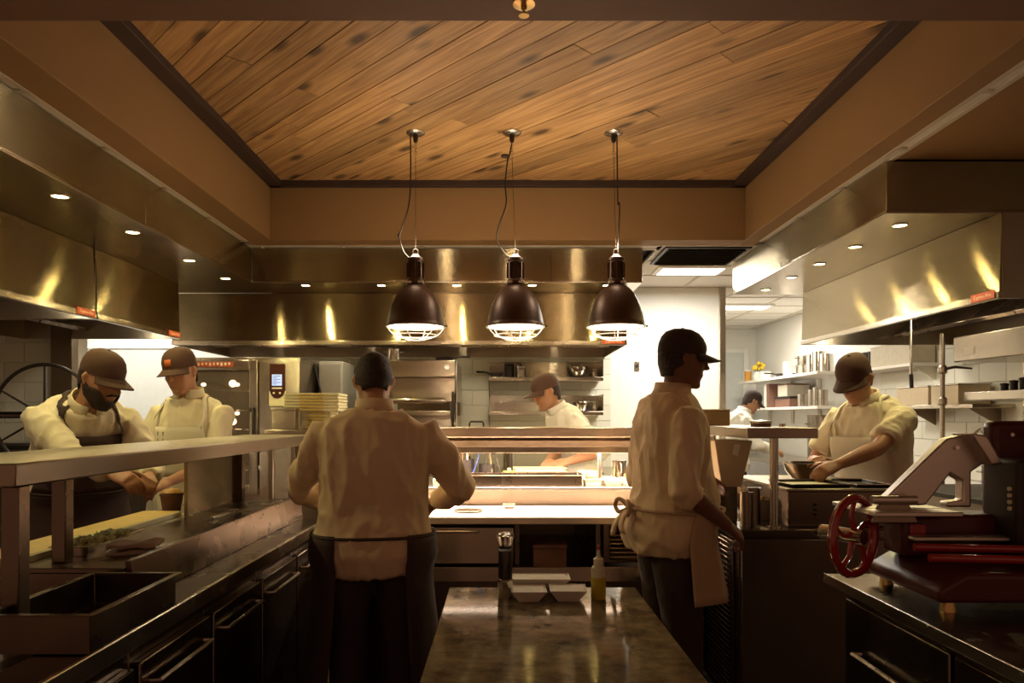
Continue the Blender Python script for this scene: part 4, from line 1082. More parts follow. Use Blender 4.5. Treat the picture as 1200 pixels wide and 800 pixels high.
# cheese melter / broiler
t, M = wt('broiler', 'steel broiler with a long tubular handle against the tiled wall', 'broiler', (-.68, 6.45, 0))
wbox(t, M, 'stand', 'steel_dull', -.98, -.40, 6.10, 6.90, .06, .90)
wbox(t, M, 'lower_oven', 'steel', -.98, -.40, 6.05, 6.90, .90, 1.40)
wbox(t, M, 'upper_hood', 'steel', -.98, -.40, 6.10, 6.90, 1.52, 1.72)
wbox(t, M, 'top_box', 'steel', -.98, -.40, 6.02, 6.90, 1.72, 1.86, .006)
wbox(t, M, 'rear_wall', 'steel_dull', -.98, -.40, 6.70, 6.90, 1.40, 1.52)
G().cyl((-.98, 6.0, 1.525), (-.475, 6.0, 1.525), .026, n=18, M=M).build('door_handle', 'chrome', t)
wbox(t, M, 'drip_shelf', 'steel', -.98, -.42, 6.0, 6.10, 1.40, 1.44)
for x in (-.97, -.43): wbox(t, M, 'bracket', 'black_metal', x, x + .02, 5.99, 6.06, 1.38, 1.60)
G().cyl((-.465, 6.012, 1.80), (-.465, 5.99, 1.80), .02, n=16, M=M).build('gas_knob', 'chrome', t)
G().cyl((-.395, 6.02, 1.10), (-.395, 6.02, 1.86), .009, n=10, M=M).build('gas_pipe', 'chrome', t)
G().tube([(-.44, 6.0, 1.50), (-.43, 5.97, 1.42), (-.42, 5.97, 1.32), (-.40, 6.0, 1.25)], .008, 8, M=M).build('gas_hose', 'black_metal', t)
sheet_tray('pale sheet tray lying on top of the broiler', (-.76, 6.3, 1.86), .135, .18, 0, 'aluminium')
def skillet(label, loc, r, rz, m='black_iron', h=.045):
    t = thing('skillet', label, 'pan', loc, rz)
    G().lathe([(r*.78, 0), (r, h), (r + .003, h), (r - .004, h - .001), (r*.78 - .004, .004)], 28).build('bowl', m, t)
    G().tube([(r - .004, 0, h - .008), (r + .06, 0, h + .012), (r + .17, 0, h + .020)], [.009, .008, .010], 8).build('handle', m, t)
def pot(name, label, loc, r, h, m='steel_pan', handles=True, lid=False, rz=0, group=None):
    t = thing(name, label, 'pot', loc, rz, group)
    G().lathe([(r*.96, 0), (r, .006), (r, h), (r + .005, h), (r + .005, h + .004), (r - .004, h + .003), (r - .004, .006)], 28).build('body', m, t)
    if handles:
        for s in (-1, 1): G().tube([(s*r, -.03, h*.8), (s*(r + .03), -.025, h*.82), (s*(r + .03), .025, h*.82), (s*r, .03, h*.8)], .005, 7).build('handle', m, t)
    if lid:
        l = G().lathe([(r + .005, h + .004), (r*.6, h + .014), (.004, h + .018)], 28).build('lid', m, t)
        G().lathe([(.010, h + .016), (.014, h + .034), (.004, h + .036)], 12).build('lid_knob', 'black_plastic', l)
    return t
def mixbowl(label, loc, r, h, m='chrome', group=None):
    t = thing('mixing_bowl', label, 'bowl', loc, 0, group)
    G().lathe([(r*.35, 0), (r*.65, h*.12), (r*.92, h*.6), (r, h), (r - .003, h), (r*.9, h*.6), (r*.62, h*.14), (.004, .003)], 28).build('bowl', m, t)
    G().tube([(r*math.cos(a), r*math.sin(a), h) for a in [2*PI*k/28 for k in range(28)]], .003, 6, closed=True).build('rim', m, t)
skillet('black skillet resting on top of the broiler', (-.51, 6.3, 1.86), .085, .6)
pot('stock_pot', 'steel pot with lid on the broiler behind the cook seen from the back', (-.93, 6.16, 1.86), .05, .10, lid=True)

# wall shelves on the tiled wall
def wall_shelf(label, z, x0, x1):
    t, M = wt('wall_shelf', label, 'shelf', ((x0+x1)/2, 6.9, z - .03))
    wbox(t, M, 'board', 'steel', x0, x1, 6.74, 7.066, z - .035, z, .003)
    wbox(t, M, 'back_edge', 'steel', x0, x1, 7.052, 7.066, z, z + .16, .002)
    for x in (x0, x1 - .01):
        G().prism([(6.75, z), (7.05, z), (7.05, z + .16), (6.75, z + .16)] if x > .5 else [(6.76, z - .035), (7.06, z - .035), (7.06, z - .2)], 'x', x, x + .01, M).build('bracket', 'steel', t)
    return t
wall_shelf('upper steel wall shelf with pots behind the capped cook', 1.76, -.14, .93)
wall_shelf('lower steel wall shelf behind the capped cook', 1.44, -.14, .93)
skillet('black skillet on the upper wall shelf', (-.07, 6.88, 1.76), .065, 2.5)
pot('stock_pot', 'dark pot on the upper wall shelf beside the skillet', (.055, 6.92, 1.76), .045, .13, 'black_iron', rz=PI/2)
pot('stock_pot', 'steel pot with lid on the upper wall shelf', (.165, 6.86, 1.76), .045, .10, lid=True, rz=PI/2)
mixbowl('wide steel bowl at the end of the upper wall shelf', (.70, 6.88, 1.76), .11, .10)
pot('sauce_pot', 'small steel pot at the end of the upper wall shelf', (.868, 6.92, 1.76), .035, .08, rz=PI/2)
pan('long_pan', 'long steel pan on the lower wall shelf', -.09, .34, 6.78, 7.0, 1.44, .09, 'steel_pan', 'pan')
mixbowl('steel bowl at the end of the lower wall shelf', (.74, 6.88, 1.44), .085, .09)
pot('sauce_pot', 'small steel pot beside the bowl on the lower wall shelf', (.872, 6.90, 1.44), .038, .09, rz=PI/2)
pot('sauce_pot', 'dark little pot on the lower wall shelf behind the cook', (.50, 6.90, 1.44), .05, .09, 'black_iron')
# back counter below, with wire frame
t, M = wt('back_counter', 'steel counter under the wall shelves on the tiled wall', 'counter', (.40, 6.55, 0))
wbox(t, M, 'worktop', 'steel', -.36, 1.15, 6.0, 7.06, .87, .905, .004)
wbox(t, M, 'body', 'steel_dull', -.34, 1.13, 6.06, 7.05, .10, .87)
for k in range(3):
    d = wbox(t, M, 'door', 'steel_dull', -.32 + k*.485, -.32 + k*.485 + .47, 6.04, 6.06, .13, .85)
    G().cyl((-.20 + k*.485, 6.02, .78), (.02 + k*.485, 6.02, .78), .007, n=8, M=M).build('handle', 'chrome', d)
for x in (-.28, 1.07):
    for y in (6.12, 7.0): G().cyl((x, y, 0), (x, y, .10), .02, n=10, M=M).build('foot', 'steel_dark', t)
t = thing('gooseneck_tap', 'thin black square tap before the tiled wall', 'tap', (-.29, 6.2, .905))
G().tube([(0, 0, 0), (0, 0, .43), (.01, 0, .445), (.11, 0, .445), (.12, 0, .43), (.12, 0, .38)], .008, 8).build('spout', 'black_metal', t)
G().lathe([(.022, 0), (.022, .02), (.012, .03)], 14).build('base', 'black_metal', t)
canister('spice_tin', 'little steel tin on the back counter behind the trays', (.05, 6.4, .905), .05, .16, 'steel_pan', 'tin', 'steel_pan')
# low cook line between broiler and oven
t, M = wt('range_counter', 'steel range counter behind the back facing cook', 'range', (-1.2, 6.5, 0))
wbox(t, M, 'body', 'steel_dull', -1.40, -1.0, 6.02, 6.95, .06, .90)
wbox(t, M, 'griddle_top', 'black_iron', -1.40, -1.0, 6.02, 6.95, .90, .93)
for x in (-1.36, -1.04): G().cyl((x, 6.1, 0), (x, 6.1, .06), .02, n=10, M=M).build('foot', 'steel_dark', t)
for x in (-1.33, -1.2, -1.07): G().cyl((x, 6.02, .80), (x, 5.99, .80), .022, n=14, M=M).build('knob', 'black_plastic', t)
# socket on the white wall
t, M = wt('wall_socket', 'small steel socket plate on the bare white wall', 'socket', (1.30, 7.08, 1.87))
wbox(t, M, 'plate', 'steel_flat', 1.275, 1.325, 7.07, 7.08, 1.835, 1.93, .003)
G().cyl((1.30, 7.07, 1.885), (1.30, 7.062, 1.885), .014, n=14, M=M).build('outlet', 'black_plastic', t)

# ---------------------------------------------------------------- right cook line under the hood
t, M = wt('range', 'heavy steel range with a salamander shelf under the side hood', 'range', (3.15, 4.1, 0))
wbox(t, M, 'body', 'steel_dull', 2.72, 3.60, 3.40, 5.0, .10, .90)
wbox(t, M, 'cooktop', 'black_iron', 2.68, 3.60, 3.40, 5.0, .90, .93)
tr_, Mr_ = t, M
t, M = wt('salamander', 'steel salamander grill and over shelf on the wall above the range', 'salamander', (3.35, 4.1, 1.50))
wbox(t, M, 'flue_riser', 'steel', 3.58, 3.645, 3.40, 5.0, 1.30, 1.86)
wbox(t, M, 'over_shelf', 'steel', 3.12, 3.60, 3.40, 4.92, 1.50, 1.56, .006)
wbox(t, M, 'salamander', 'steel', 3.05, 3.58, 3.40, 4.92, 1.76, 1.93, .008)
wbox(t, M, 'salamander_plate', 'label_white', 3.044, 3.05, 4.70, 4.80, 1.80, 1.85, .001)
for y in (3.6, 4.30): wbox(t, M, 'salamander_leg', 'steel_dull', 3.45, 3.52, y, y + .06, 1.56, 1.76)
t, M = tr_, Mr_
for k in range(6): G().cyl((2.72, 3.55 + k*.27, .80), (2.68, 3.55 + k*.27, .80), .024, n=14, M=M).build('knob', 'black_plastic', t)
for x in (2.8, 3.5):
    for y in (3.5, 4.9): G().cyl((x, y, 0), (x, y, .10), .025, n=10, M=M).build('foot', 'steel_dark', t)
t, M = wt('gas_pipe', 'vertical steel gas pipe with a black lever beside the range', 'pipe', (3.05, 5.04, 0))
M = M @ Matrix.Translation((0, .08, 0))
G().cyl((3.05, 4.96, 0), (3.05, 4.96, 1.97), .016, n=12, M=M).build('pipe', 'steel_flat', t)
for z in (1.72, 1.50): G().lathe([(.022, -.03), (.03, -.02), (.03, .02), (.022, .03)], 12, (0, 0, z)).build('pipe_joint', 'steel_flat', t)
G().tube([(3.05, 4.96, 1.72), (3.10, 4.90, 1.735), (3.18, 4.84, 1.72)], [.008, .01, .006], 8, M=M).build('valve_lever', 'black_metal', t)
for k, (y, r, h) in enumerate(((3.62, .09, .10), (3.85, .08, .14), (4.12, .10, .12), (4.40, .085, .16))):
    pot('stock_pot', ['wide low steel pot on the range', 'steel pot standing on the range beside the widest pot', 'widest steel pot on the range', 'tall steel pot on the range by the gas pipe'][k], (3.0, y, .93), r, h, lid=(k % 2 == 1))
for k in range(7):
    canister('spice_jar', '%s small dark jar from the gas pipe on the over shelf' % ORD[k], (3.22, 4.66 - k * .085, 1.56), .022, .035 + .014 * (k % 3), 'black_plastic', 'jar', 'black_metal', 'dark jars on the over shelf')
# hanging rod
t, M = wt('hanging_rod', 'slim steel rod with black grip hanging from the side hood', 'rod', (2.95, 5.25, 1.60))
G().cyl((2.95, 5.25, 1.64), (2.95, 5.25, 2.36), .010, n=10, M=M).build('rod', 'steel_flat', t)
G().cyl((2.955, 5.25, 1.60), (2.95, 5.25, 1.70), .014, n=10, M=M).build('grip', 'black_plastic', t)
# wall shelf with steel boxes
t, M = wt('wall_shelf', 'steel wall shelf with two steel boxes beside the gas pipe', 'shelf', (3.48, 5.7, 1.44))
wbox(t, M, 'board', 'steel', 3.33, 3.638, 5.15, 6.25, 1.455, 1.485, .003)
for y in (5.3, 6.1): G().prism([(3.40, 1.455), (3.638, 1.455), (3.638, 1.32)], 'y', y, y + .015, M).build('bracket', 'steel_dull', t)
for k, (y0, y1) in enumerate(((5.74, 6.20), (5.36, 5.70))):
    t, M = wt('steel_box', ['longer steel box on the shelf beside the gas pipe', 'shorter steel box on the shelf beside the gas pipe'][k], 'box', (3.48, (y0+y1)/2, 1.485))
    wbox(t, M, 'body', 'bin_steel', 3.36, 3.60, y0, y1, 1.485, 1.63, .004)
    wbox(t, M, 'lid', 'steel_flat', 3.355, 3.605, y0 - .004, y1 + .004, 1.63, 1.642, .002)
t, M = wt('wall_tap', 'chrome wall tap below the shelf with steel boxes', 'tap', (3.60, 5.35, 1.20))
G().tube([(3.638, 5.35, 1.22), (3.58, 5.35, 1.22), (3.56, 5.35, 1.26), (3.50, 5.33, 1.30), (3.44, 5.31, 1.26)], .010, 8, M=M).build('spout', 'chrome', t)
for y in (5.28, 5.42): G().ball((3.61, y, 1.23), .022, 10, 8, M=M).build('handle', 'black_plastic', t)
# towel dispenser box + canisters upper shelf
t, M = wt('wall_shelf', 'white wall shelf carrying the cream box', 'shelf', (3.50, 6.7, 1.80))
wbox(t, M, 'board', 'enamel_white', 3.38, 3.638, 6.0, 7.3, 1.815, 1.84, .002)
for y in (6.1, 7.2): G().prism([(3.45, 1.815), (3.638, 1.815), (3.638, 1.70)], 'y', y, y + .015, M).build('bracket', 'enamel_white', t)
t, M = wt('cream_box', 'large cream carton on the white wall shelf', 'box', (3.51, 6.4, 1.84))
mat('cream_box_', (0.62, 0.55, 0.42), .7, noise_amt=.05)
wbox(t, M, 'body', 'cream_box_', 3.40, 3.62, 6.08, 6.72, 1.84, 2.02, .004)
wbox(t, M, 'flap', 'cream_box_', 3.398, 3.622, 6.07, 6.73, 2.02, 2.026, .001)
for k in range(4): canister('black_canister', '%s black canister from the cream carton on the shelf' % ORD[k], (3.46, 6.80 + k * .095, 1.84), .04, .15, 'black_plastic', 'canister', 'steel_dark', 'black canisters beside the cream carton')

# ---------------------------------------------------------------- passage shelving
def white_shelf(label, z, y0, y1):
    t, M = wt('wall_shelf', label, 'shelf', (3.42, (y0+y1)/2, z - .05))
    wbox(t, M, 'board', 'enamel_white', 3.22, 3.638, y0, y1, z - .03, z, .003)
    n = 4
    for k in range(n):
        y = y0 + .1 + k * (y1 - y0 - .2) / (n - 1)
        wbox(t, M, 'bracket', 'enamel_white', 3.60, 3.638, y - .02, y + .02, z - .20, z - .03, .002)
white_shelf('upper white shelf of pots in the back passage', 1.86, 7.45, 10.0)
white_shelf('lower white shelf of binders and tins in the back passage', 1.50, 7.45, 10.0)
pot('stock_pot', 'low steel pot with lid on the upper white shelf', (3.40, 8.12, 1.86), .12, .10, lid=False)
pot('stock_pot', 'steel pot stacked on the low pot on the upper white shelf', (3.40, 8.12, 1.964), .105, .10)
for k, (y, h) in enumerate(((7.88, .20), (7.71, .22), (7.54, .18))):
    canister('steel_canister', ['tall steel canister beside the stacked pots', 'tallest steel canister on the upper white shelf', 'shorter steel canister at the end of the upper white shelf'][k], (3.36, y, 1.86), .072, h, 'chrome', 'canister')
canister('white_jar', 'slim white jar beside the stacked pots on the upper white shelf', (3.30, 8.42, 1.86), .05, .15, 'label_white', 'jar', 'label_white')
skillet('black skillet on the upper white shelf', (3.40, 8.72, 1.86), .13, 2.2)
t = thing('flower_vase', 'white vase of yellow blossoms on the upper white shelf', 'vase', (3.34, 9.55, 1.86))
G().lathe([(.04, 0), (.055, .05), (.035, .10), (.04, .12)], 20).build('vase', 'ceramic', t)
g = G(); rv = random.Random(4)
for k in range(14): g.ball((rv.uniform(-.08, .08), rv.uniform(-.08, .08), .17 + rv.uniform(-.03, .06)), .026, 8, 6)
g.build('blossoms', 'lemon', t)
g = G()
for k in range(6): g.tube([(0, 0, .08), (rv.uniform(-.06, .06), rv.uniform(-.06, .06), .17)], .004, 5)
g.build('stems', 'greens', t)
canister('white_crock', 'squat white crock beside the vase on the upper white shelf', (3.34, 9.25, 1.86), .07, .10, 'ceramic', 'crock')
canister('amber_jar', 'amber jar at the far end of the upper white shelf', (3.32, 9.85, 1.86), .045, .14, 'orange_food', 'jar', 'label_white')
for k in range(2):
    t, M = wt('binder', ['red brown binder on the lower white shelf', 'white binder beside the red brown binder'][k], 'binder', (3.40, 8.98 + k * .09, 1.50))
    wbox(t, M, 'cover', ['brown_box', 'label_white'][k], 3.27, 3.53, 8.945 + k*.09, 9.02 + k*.09, 1.50, 1.79, .004)
    wbox(t, M, 'pages', 'paper', 3.29, 3.525, 8.955 + k*.09, 9.01 + k*.09, 1.792, 1.797, 0)
t, M = wt('storage_box', 'brown storage box with lid on the lower white shelf', 'box', (3.42, 8.52, 1.50))
wbox(t, M, 'body', 'brown_box', 3.27, 3.58, 8.30, 8.74, 1.50, 1.60, .004)
wbox(t, M, 'lid', 'black_plastic', 3.265, 3.585, 8.295, 8.745, 1.60, 1.625, .003)
t, M = wt('storage_box', 'pale box standing on the brown storage box', 'box', (3.42, 8.55, 1.625))
wbox(t, M, 'body', 'paper', 3.29, 3.55, 8.42, 8.70, 1.625, 1.76, .004)
wbox(t, M, 'lid', 'brown_box', 3.287, 3.553, 8.417, 8.703, 1.76, 1.775, .002)
for k, (y, r, h) in enumerate(((8.14, .06, .13), (7.90, .04, .17), (7.78, .04, .19), (7.62, .045, .16))):
    canister('steel_tin', ['wide steel tin beside the brown storage box', 'slim steel tin beside the wide tin', 'tallest slim tin on the lower white shelf', 'slim tin at the end of the lower white shelf'][k], (3.36, y, 1.50), r, h, 'steel_pan', 'tin', 'steel_flat')
# microwave on its own shelf
# sink bench under passage shelves with a pan and a red bowl
t, M = wt('passage_bench', 'steel bench under the white passage shelves', 'bench', (3.3, 8.4, 0))
wbox(t, M, 'worktop', 'steel', 2.95, 3.64, 7.2, 9.8, .87, .905)
for y in (7.25, 9.72):
    for x in (2.98, 3.58): wbox(t, M, 'leg', 'steel_dull', x, x + .03, y, y + .03, 0, .87)
wbox(t, M, 'under_shelf', 'steel_dull', 2.97, 3.62, 7.24, 9.76, .25, .27)
pot('stock_pot', 'big dark pot on the passage bench', (3.43, 7.75, .905), .17, .50, 'steel_dull')
# ================================================================== PEOPLE
def cloth_mat(name, col, bump=.25, scale=9):
    m = mat(name, col, .85, noise_amt=.06, noise_scale=4, bump=bump, bump_scale=scale)
    return m
mat('skin_light', (0.46, 0.235, 0.13), .5, noise_amt=.10, noise_scale=14, bump=.04)
mat('skin_dark', (0.20, 0.085, 0.045), .5, noise_amt=.10, noise_scale=14, bump=.04)
mat('hair_dark', (0.035, 0.020, 0.014), .7, noise_amt=.4, noise_scale=80, bump=.5, bump_scale=120)
mat('eye_dark', (0.02, 0.015, 0.012), .2)
mat('eye_white', (0.7, 0.66, 0.6), .3)
cloth_mat('shirt_white', (0.76, 0.68, 0.48))
cloth_mat('shirt_tan', (0.74, 0.56, 0.37))
cloth_mat('shirt_bright', (0.82, 0.78, 0.66))
cloth_mat('apron_white', (0.72, 0.66, 0.50), .2)
cloth_mat('apron_tan', (0.52, 0.35, 0.22), .2)
cloth_mat('apron_black', (0.055, 0.032, 0.025), .2)
cloth_mat('trouser_black', (0.055, 0.032, 0.025), .2)
cloth_mat('cap_brown', (0.095, 0.048, 0.03), .05)
cloth_mat('cap_black', (0.05, 0.030, 0.024), .05)
def check_mat():
    m, t, b = nt('trouser_check')
    tc = t.nodes.new('ShaderNodeTexCoord'); ck = t.nodes.new('ShaderNodeTexChecker')
    ck.inputs['Scale'].default_value = 60
    ck.inputs['Color1'].default_value = (0.42, 0.37, 0.27, 1); ck.inputs['Color2'].default_value = (0.12, 0.10, 0.07, 1)
    t.links.new(tc.outputs['Object'], ck.inputs['Vector']); t.links.new(ck.outputs['Color'], b.inputs['Base Color'])
    b.inputs['Roughness'].default_value = .85
check_mat()

def remesh(g, name, m, parent, voxel, smooth_it=4, wr=0.0, wfreq=9.0, seed=0.0, sub=None):
    """melt overlapping closed shapes into ONE continuous surface"""
    me = bpy.data.meshes.new('tmp'); me.from_pydata(g.v, [], g.f)
    import bmesh
    bm = bmesh.new(); bm.from_mesh(me); bmesh.ops.recalc_face_normals(bm, faces=bm.faces[:]); bm.to_mesh(me); bm.free()
    o = bpy.data.objects.new('tmp', me); C.objects.link(o)
    r = o.modifiers.new('r', 'REMESH'); r.mode = 'VOXEL'; r.voxel_size = voxel
    s = o.modifiers.new('s', 'SMOOTH'); s.factor = .5; s.iterations = smooth_it
    dg = bpy.context.evaluated_depsgraph_get(); dg.update()
    out = bpy.data.meshes.new_from_object(o.evaluated_get(dg))
    bpy.data.objects.remove(o); bpy.data.meshes.remove(me)
    if wr:
        n = len(out.vertices)
        nor = [v.normal.copy() for v in out.vertices]
        for i, v in enumerate(out.vertices):
            p = v.co
            q = Vector((p.x * wfreq + seed, p.y * wfreq, p.z * wfreq * .45 + p.x * 3))
            a = noise.noise(q); b_ = noise.noise(q * 2.3 + Vector((7, 3, 1))); c_ = noise.noise(q * .6 + Vector((1, 9, 4)))
            f = (1 - abs(a)) ** 4 - .30 + .55 * ((1 - abs(b_)) ** 3 - .3) + .3 * c_
            v.co = p + nor[i] * (wr * f)
    out.materials.clear(); out.materials.append(MATS[m])
    out.polygons.foreach_set('use_smooth', [True] * len(out.polygons))
    out.name = name
    o = bpy.data.objects.new(name, out); C.objects.link(o); o.parent = parent
    return o

def sring(o, X, Y, hw, hd, n=20, e=2.4):
    pts = []
    for j in range(n):
        a = 2*PI*j/n; c, s_ = math.cos(a), math.sin(a)
        pts.append(o + X * (hw * math.copysign(abs(c) ** (2/e), c)) + Y * (hd * math.copysign(abs(s_) ** (2/e), s_)))
    return pts

def limb(g, pts, rad, n=12):
    """tapering tube with rounded ends"""
    P = [Vector(p) for p in pts]
    d0 = (P[0] - P[1]).normalized(); d1 = (P[-1] - P[-2]).normalized()
    P = [P[0] + d0 * rad[0] * .7] + P + [P[-1] + d1 * rad[-1] * .7]
    g.tube(P, [rad[0] * .55] + list(rad) + [rad[-1] * .55], n)

def ik(a, c, l1, l2, pole):
    d = c - a; L = d.length
    if L > (l1 + l2) * .985: c = a + d.normalized() * (l1 + l2) * .985; d = c - a; L = d.length
    u = d.normalized(); x = (l1*l1 - l2*l2 + L*L) / (2*L); h = math.sqrt(max(l1*l1 - x*x, 0))
    p = pole - u * pole.dot(u); p.normalize()
    return a + u * x + p * h, c

def hand(g, w, d, n, side, curl, s):
    """w wrist, d pointing direction, n palm normal (towards what is held), side +1 right hand"""
    d = d.normalized(); n = (n - d * n.dot(d)).normalized(); lat = d.cross(n) * side      # lat points to the thumb side
    rings = []
    for t_, hw, ht in ((-.012, .026, .019), (.02, .034, .017), (.055, .040, .015), (.085, .040, .013), (.097, .036, .010)):
        rings.append(sring(w + d * (t_ * s), lat, n, hw * s, ht * s, 14, 2.6))
    g.loft(rings)
    for k, (off, ln) in enumerate(((.030, .072), (.010, .080), (-.011, .074), (-.030, .058))):
        p = w + d * (.082 * s) + lat * (off * s); pts = [p]; ang = curl * .35
        for q, fr in enumerate((.46, .31, .23)):
            ang += curl * (.55 if q else .25)
            v = (d * math.cos(ang) + n * math.sin(ang) + lat * (off * 1.2)).normalized()
            p = p + v * (ln * fr * s * 1.12); pts.append(p)
        limb(g, pts, [.0100 * s, .0092 * s, .0085 * s, .0072 * s], 8)
    p = w + d * (.022 * s) + lat * (.028 * s); pts = [p]
    for fr, sp in ((.040, .95), (.034, .6), (.026, .35)):
        v = (d * .75 + lat * sp + n * (.35 + curl * .3)).normalized(); p = p + v * (fr * s); pts.append(p)
    limb(g, pts, [.0135 * s, .012 * s, .0105 * s, .0085 * s], 8)

def wrap(o, target):
    m = o.modifiers.new('w', 'SHRINKWRAP'); m.target = target; m.wrap_method = 'NEAREST_SURFACEPOINT'; m.wrap_mode = 'OUTSIDE'; m.offset = .007

def person(label, loc, rz, hands_w, height=1.78, bend=0, head=(0, 0, 0), wide=1.0, belly=0.0, skin='skin_light', shirt='shirt_white',
           sleeve='long', trousers='trouser_black', apron=None, cap=None, cap_logo=None, brim=True, hair=True, beard=False, poles=None, curl=.9,
           palm=None, seed=0.0, collar=True, stance=.10, step=0.0, brim_yaw=0, stubble=False, bt=1.35, sidelean=0.0):
    t = thing('person', label, 'person', (loc[0], loc[1], 0), rz)
    s = height / 1.78
    W = Matrix.Translation((loc[0], loc[1], 0)) @ Matrix.Rotation(rz, 4, 'Z'); Wi = W.inverted()
    # spine table
    tab = []; y = 0.0; z = .60; a = 0.0; u = .60; xx = 0.0
    while u < 1.75:
        tab.append((u, xx, y, z, a))
        a = R(bend) * min(max((u - .95) / .45, 0), 1)
        y += math.sin(a) * .01; z += math.cos(a) * .01; u += .01
        xx += math.sin(R(sidelean) * min(max((u - .95) / .45, 0), 1)) * .01
    def fr(u):
        i = min(max(int(round((u - .60) / .01)), 0), len(tab) - 1); _, x_, y_, z_, a_ = tab[i]
        return Vector((x_, y_, z_)) * s, Vector((1, 0, 0)), Vector((0, math.cos(a_), -math.sin(a_))), Vector((0, math.sin(a_), math.cos(a_)))
    TR = [(.83, .150, .105, -.005), (.92, .166, .120, -.012), (1.0, .158, .114, -.002), (1.08, .152, .108, .004), (1.18, .158, .114, .005),
          (1.28, .172, .122, .0), (1.36, .176, .116, -.008), (1.42, .166, .100, -.014), (1.462, .136, .084, -.016), (1.50, .082, .070, -.010)]
    def torso(g, e, z0, z1, ew=1.0):
        rings = []
        for z_, hw, hd, yo in TR:
            if z_ < z0 - .001 or z_ > z1 + .001: continue
            o, X, Y, Z = fr(z_)
            b_ = belly * math.exp(-((z_ - 1.07) / .12) ** 2)
            ee = e + ((.028 if z_ < .95 else .014) if (z_ < 1.05 and e > .018) else 0)
            rings.append(sring(o + Y * ((yo + b_ * .5) * s), X, Y, (hw * wide + ee * ew + b_ * .4) * s, (hd + ee + b_ * .6) * s, 24))
        g.loft(rings)
    def around(z_, ang, e):
        """point on the torso surface at rest height z_, angle from the front (0) towards the right (+)"""
        zz = min(max(z_, .83), 1.50); k = 0
        while k < len(TR) - 2 and TR[k + 1][0] < zz: k += 1
        f = (zz - TR[k][0]) / (TR[k + 1][0] - TR[k][0])
        hw, hd, yo = [TR[k][i] * (1 - f) + TR[k + 1][i] * f for i in (1, 2, 3)]
        b_ = belly * math.exp(-((zz - 1.07) / .12) ** 2)
        if z_ < .95: hw, hd = max(hw, .186 / wide + (.95 - z_) * .04), max(hd, .126 + (.95 - z_) * .10)
        o, X, Y, Z = fr(max(z_, .60)); o = o if z_ >= .60 else Vector((0, 0, z_ * s))
        c, sn = math.cos(ang), math.sin(ang); ee = 2.4
        return o + Y * ((yo + b_ * .5) * s) + X * (math.copysign(abs(sn) ** (2/ee), sn) * (hw * wide + e + b_ * .4) * s) + Y * (math.copysign(abs(c) ** (2/ee), c) * (hd + e + b_ * .6) * s)
    g = G(); torso(g, 0, .83, 1.5)
    # neck and head frame
    on, Xn, Yn, Zn = fr(1.50)
    hyaw, hpitch, hroll = R(head[0]), R(head[1]), R(head[2])
    hr_ = Matrix.Rotation(hyaw, 3, 'Z') @ Matrix.Rotation(-(R(bend) * .55 + hpitch), 3, 'X') @ Matrix.Rotation(hroll, 3, 'Y')
    HX, HY, HZ = hr_ @ Vector((1, 0, 0)), hr_ @ Vector((0, 1, 0)), hr_ @ Vector((0, 0, 1))
    nb = on + Zn * (-.02 * s); neck_top = on + (Zn * .6 + HZ * .4).normalized() * (.058 * s) + Yn * (.010 * s)
    hc = neck_top + HZ * (.095 * s) + HY * (.018 * s)
    limb(g, [nb, nb.lerp(neck_top, .5), neck_top, neck_top + HZ * .04 * s], [.066 * s, .057 * s, .055 * s, .054 * s], 16)
    HR = [(.120, .020, .028, -.008), (.110, .046, .058, -.008), (.085, .066, .083, -.006), (.05, .075, .094, -.004), (.015, .076, .096, -.002), (-.02, .073, .093, .002),
          (-.05, .068, .086, .006), (-.078, .060, .074, .012), (-.100, .046, .052, .026), (-.116, .028, .030, .040)]
    H_ = lambda x, y, z: hc + (HX * x + HY * y + HZ * z) * s
    g.loft([sring(H_(0, yo, z_), HX, HY, hw * s, hd * s, 20, 2.15) for z_, hw, hd, yo in HR])
    limb(g, [H_(0, .092, .022), H_(0, .104, -.004), H_(0, .113, -.024)], [.008 * s, .010 * s, .014 * s], 8)      # nose
    limb(g, [H_(-.042, .080, .030), H_(0, .092, .032), H_(.042, .080, .030)], [.009 * s, .010 * s, .009 * s], 8)   # brow
    limb(g, [H_(-.024, .083, -.060), H_(0, .091, -.058), H_(.024, .083, -.060)], [.006 * s, .009 * s, .006 * s], 8)  # lips
    limb(g, [H_(-.02, .066, -.100), H_(0, .072, -.100), H_(.02, .066, -.100)], [.016 * s, .018 * s, .016 * s], 8)    # chin
    for sd in (-1, 1):
        limb(g, [H_(sd * .046, .066, -.022), H_(sd * .052, .050, -.026)], [.014 * s, .014 * s], 8)                   # cheek
        limb(g, [H_(sd * .078, -.012, .022), H_(sd * .084, -.018, .006), H_(sd * .078, -.008, -.028)], [.010 * s, .013 * s, .008 * s], 8)   # ear
    # legs
    LG = []
    for sd in (-1, 1):
        hip = Vector((sd * .088 * wide, 0, .90)) * s; ank = Vector((sd * stance, sd * step, .085)) * s; kn = (hip + ank) / 2 + Vector((sd * .004, .03, .01)) * s
        LG.append((hip, kn, ank))
        limb(g, [hip, hip.lerp(kn, .45), kn, kn.lerp(ank, .35), ank], [.088 * s, .078 * s, .056 * s, .055 * s, .036 * s], 14)
        g.loft([sring(ank + Vector((sd * .006, y_, zc)) * s, Vector((1, 0, 0)), Vector((0, 0, 1)), w_ * s, h_ * s, 12) for y_, zc, w_, h_ in ((-.07, -.05, .024, .026), (-.04, -.045, .034, .038), (.05, -.05, .040, .034), (.13, -.06, .046, .024), (.18, -.066, .032, .016))])
    # arms
    AR = {}
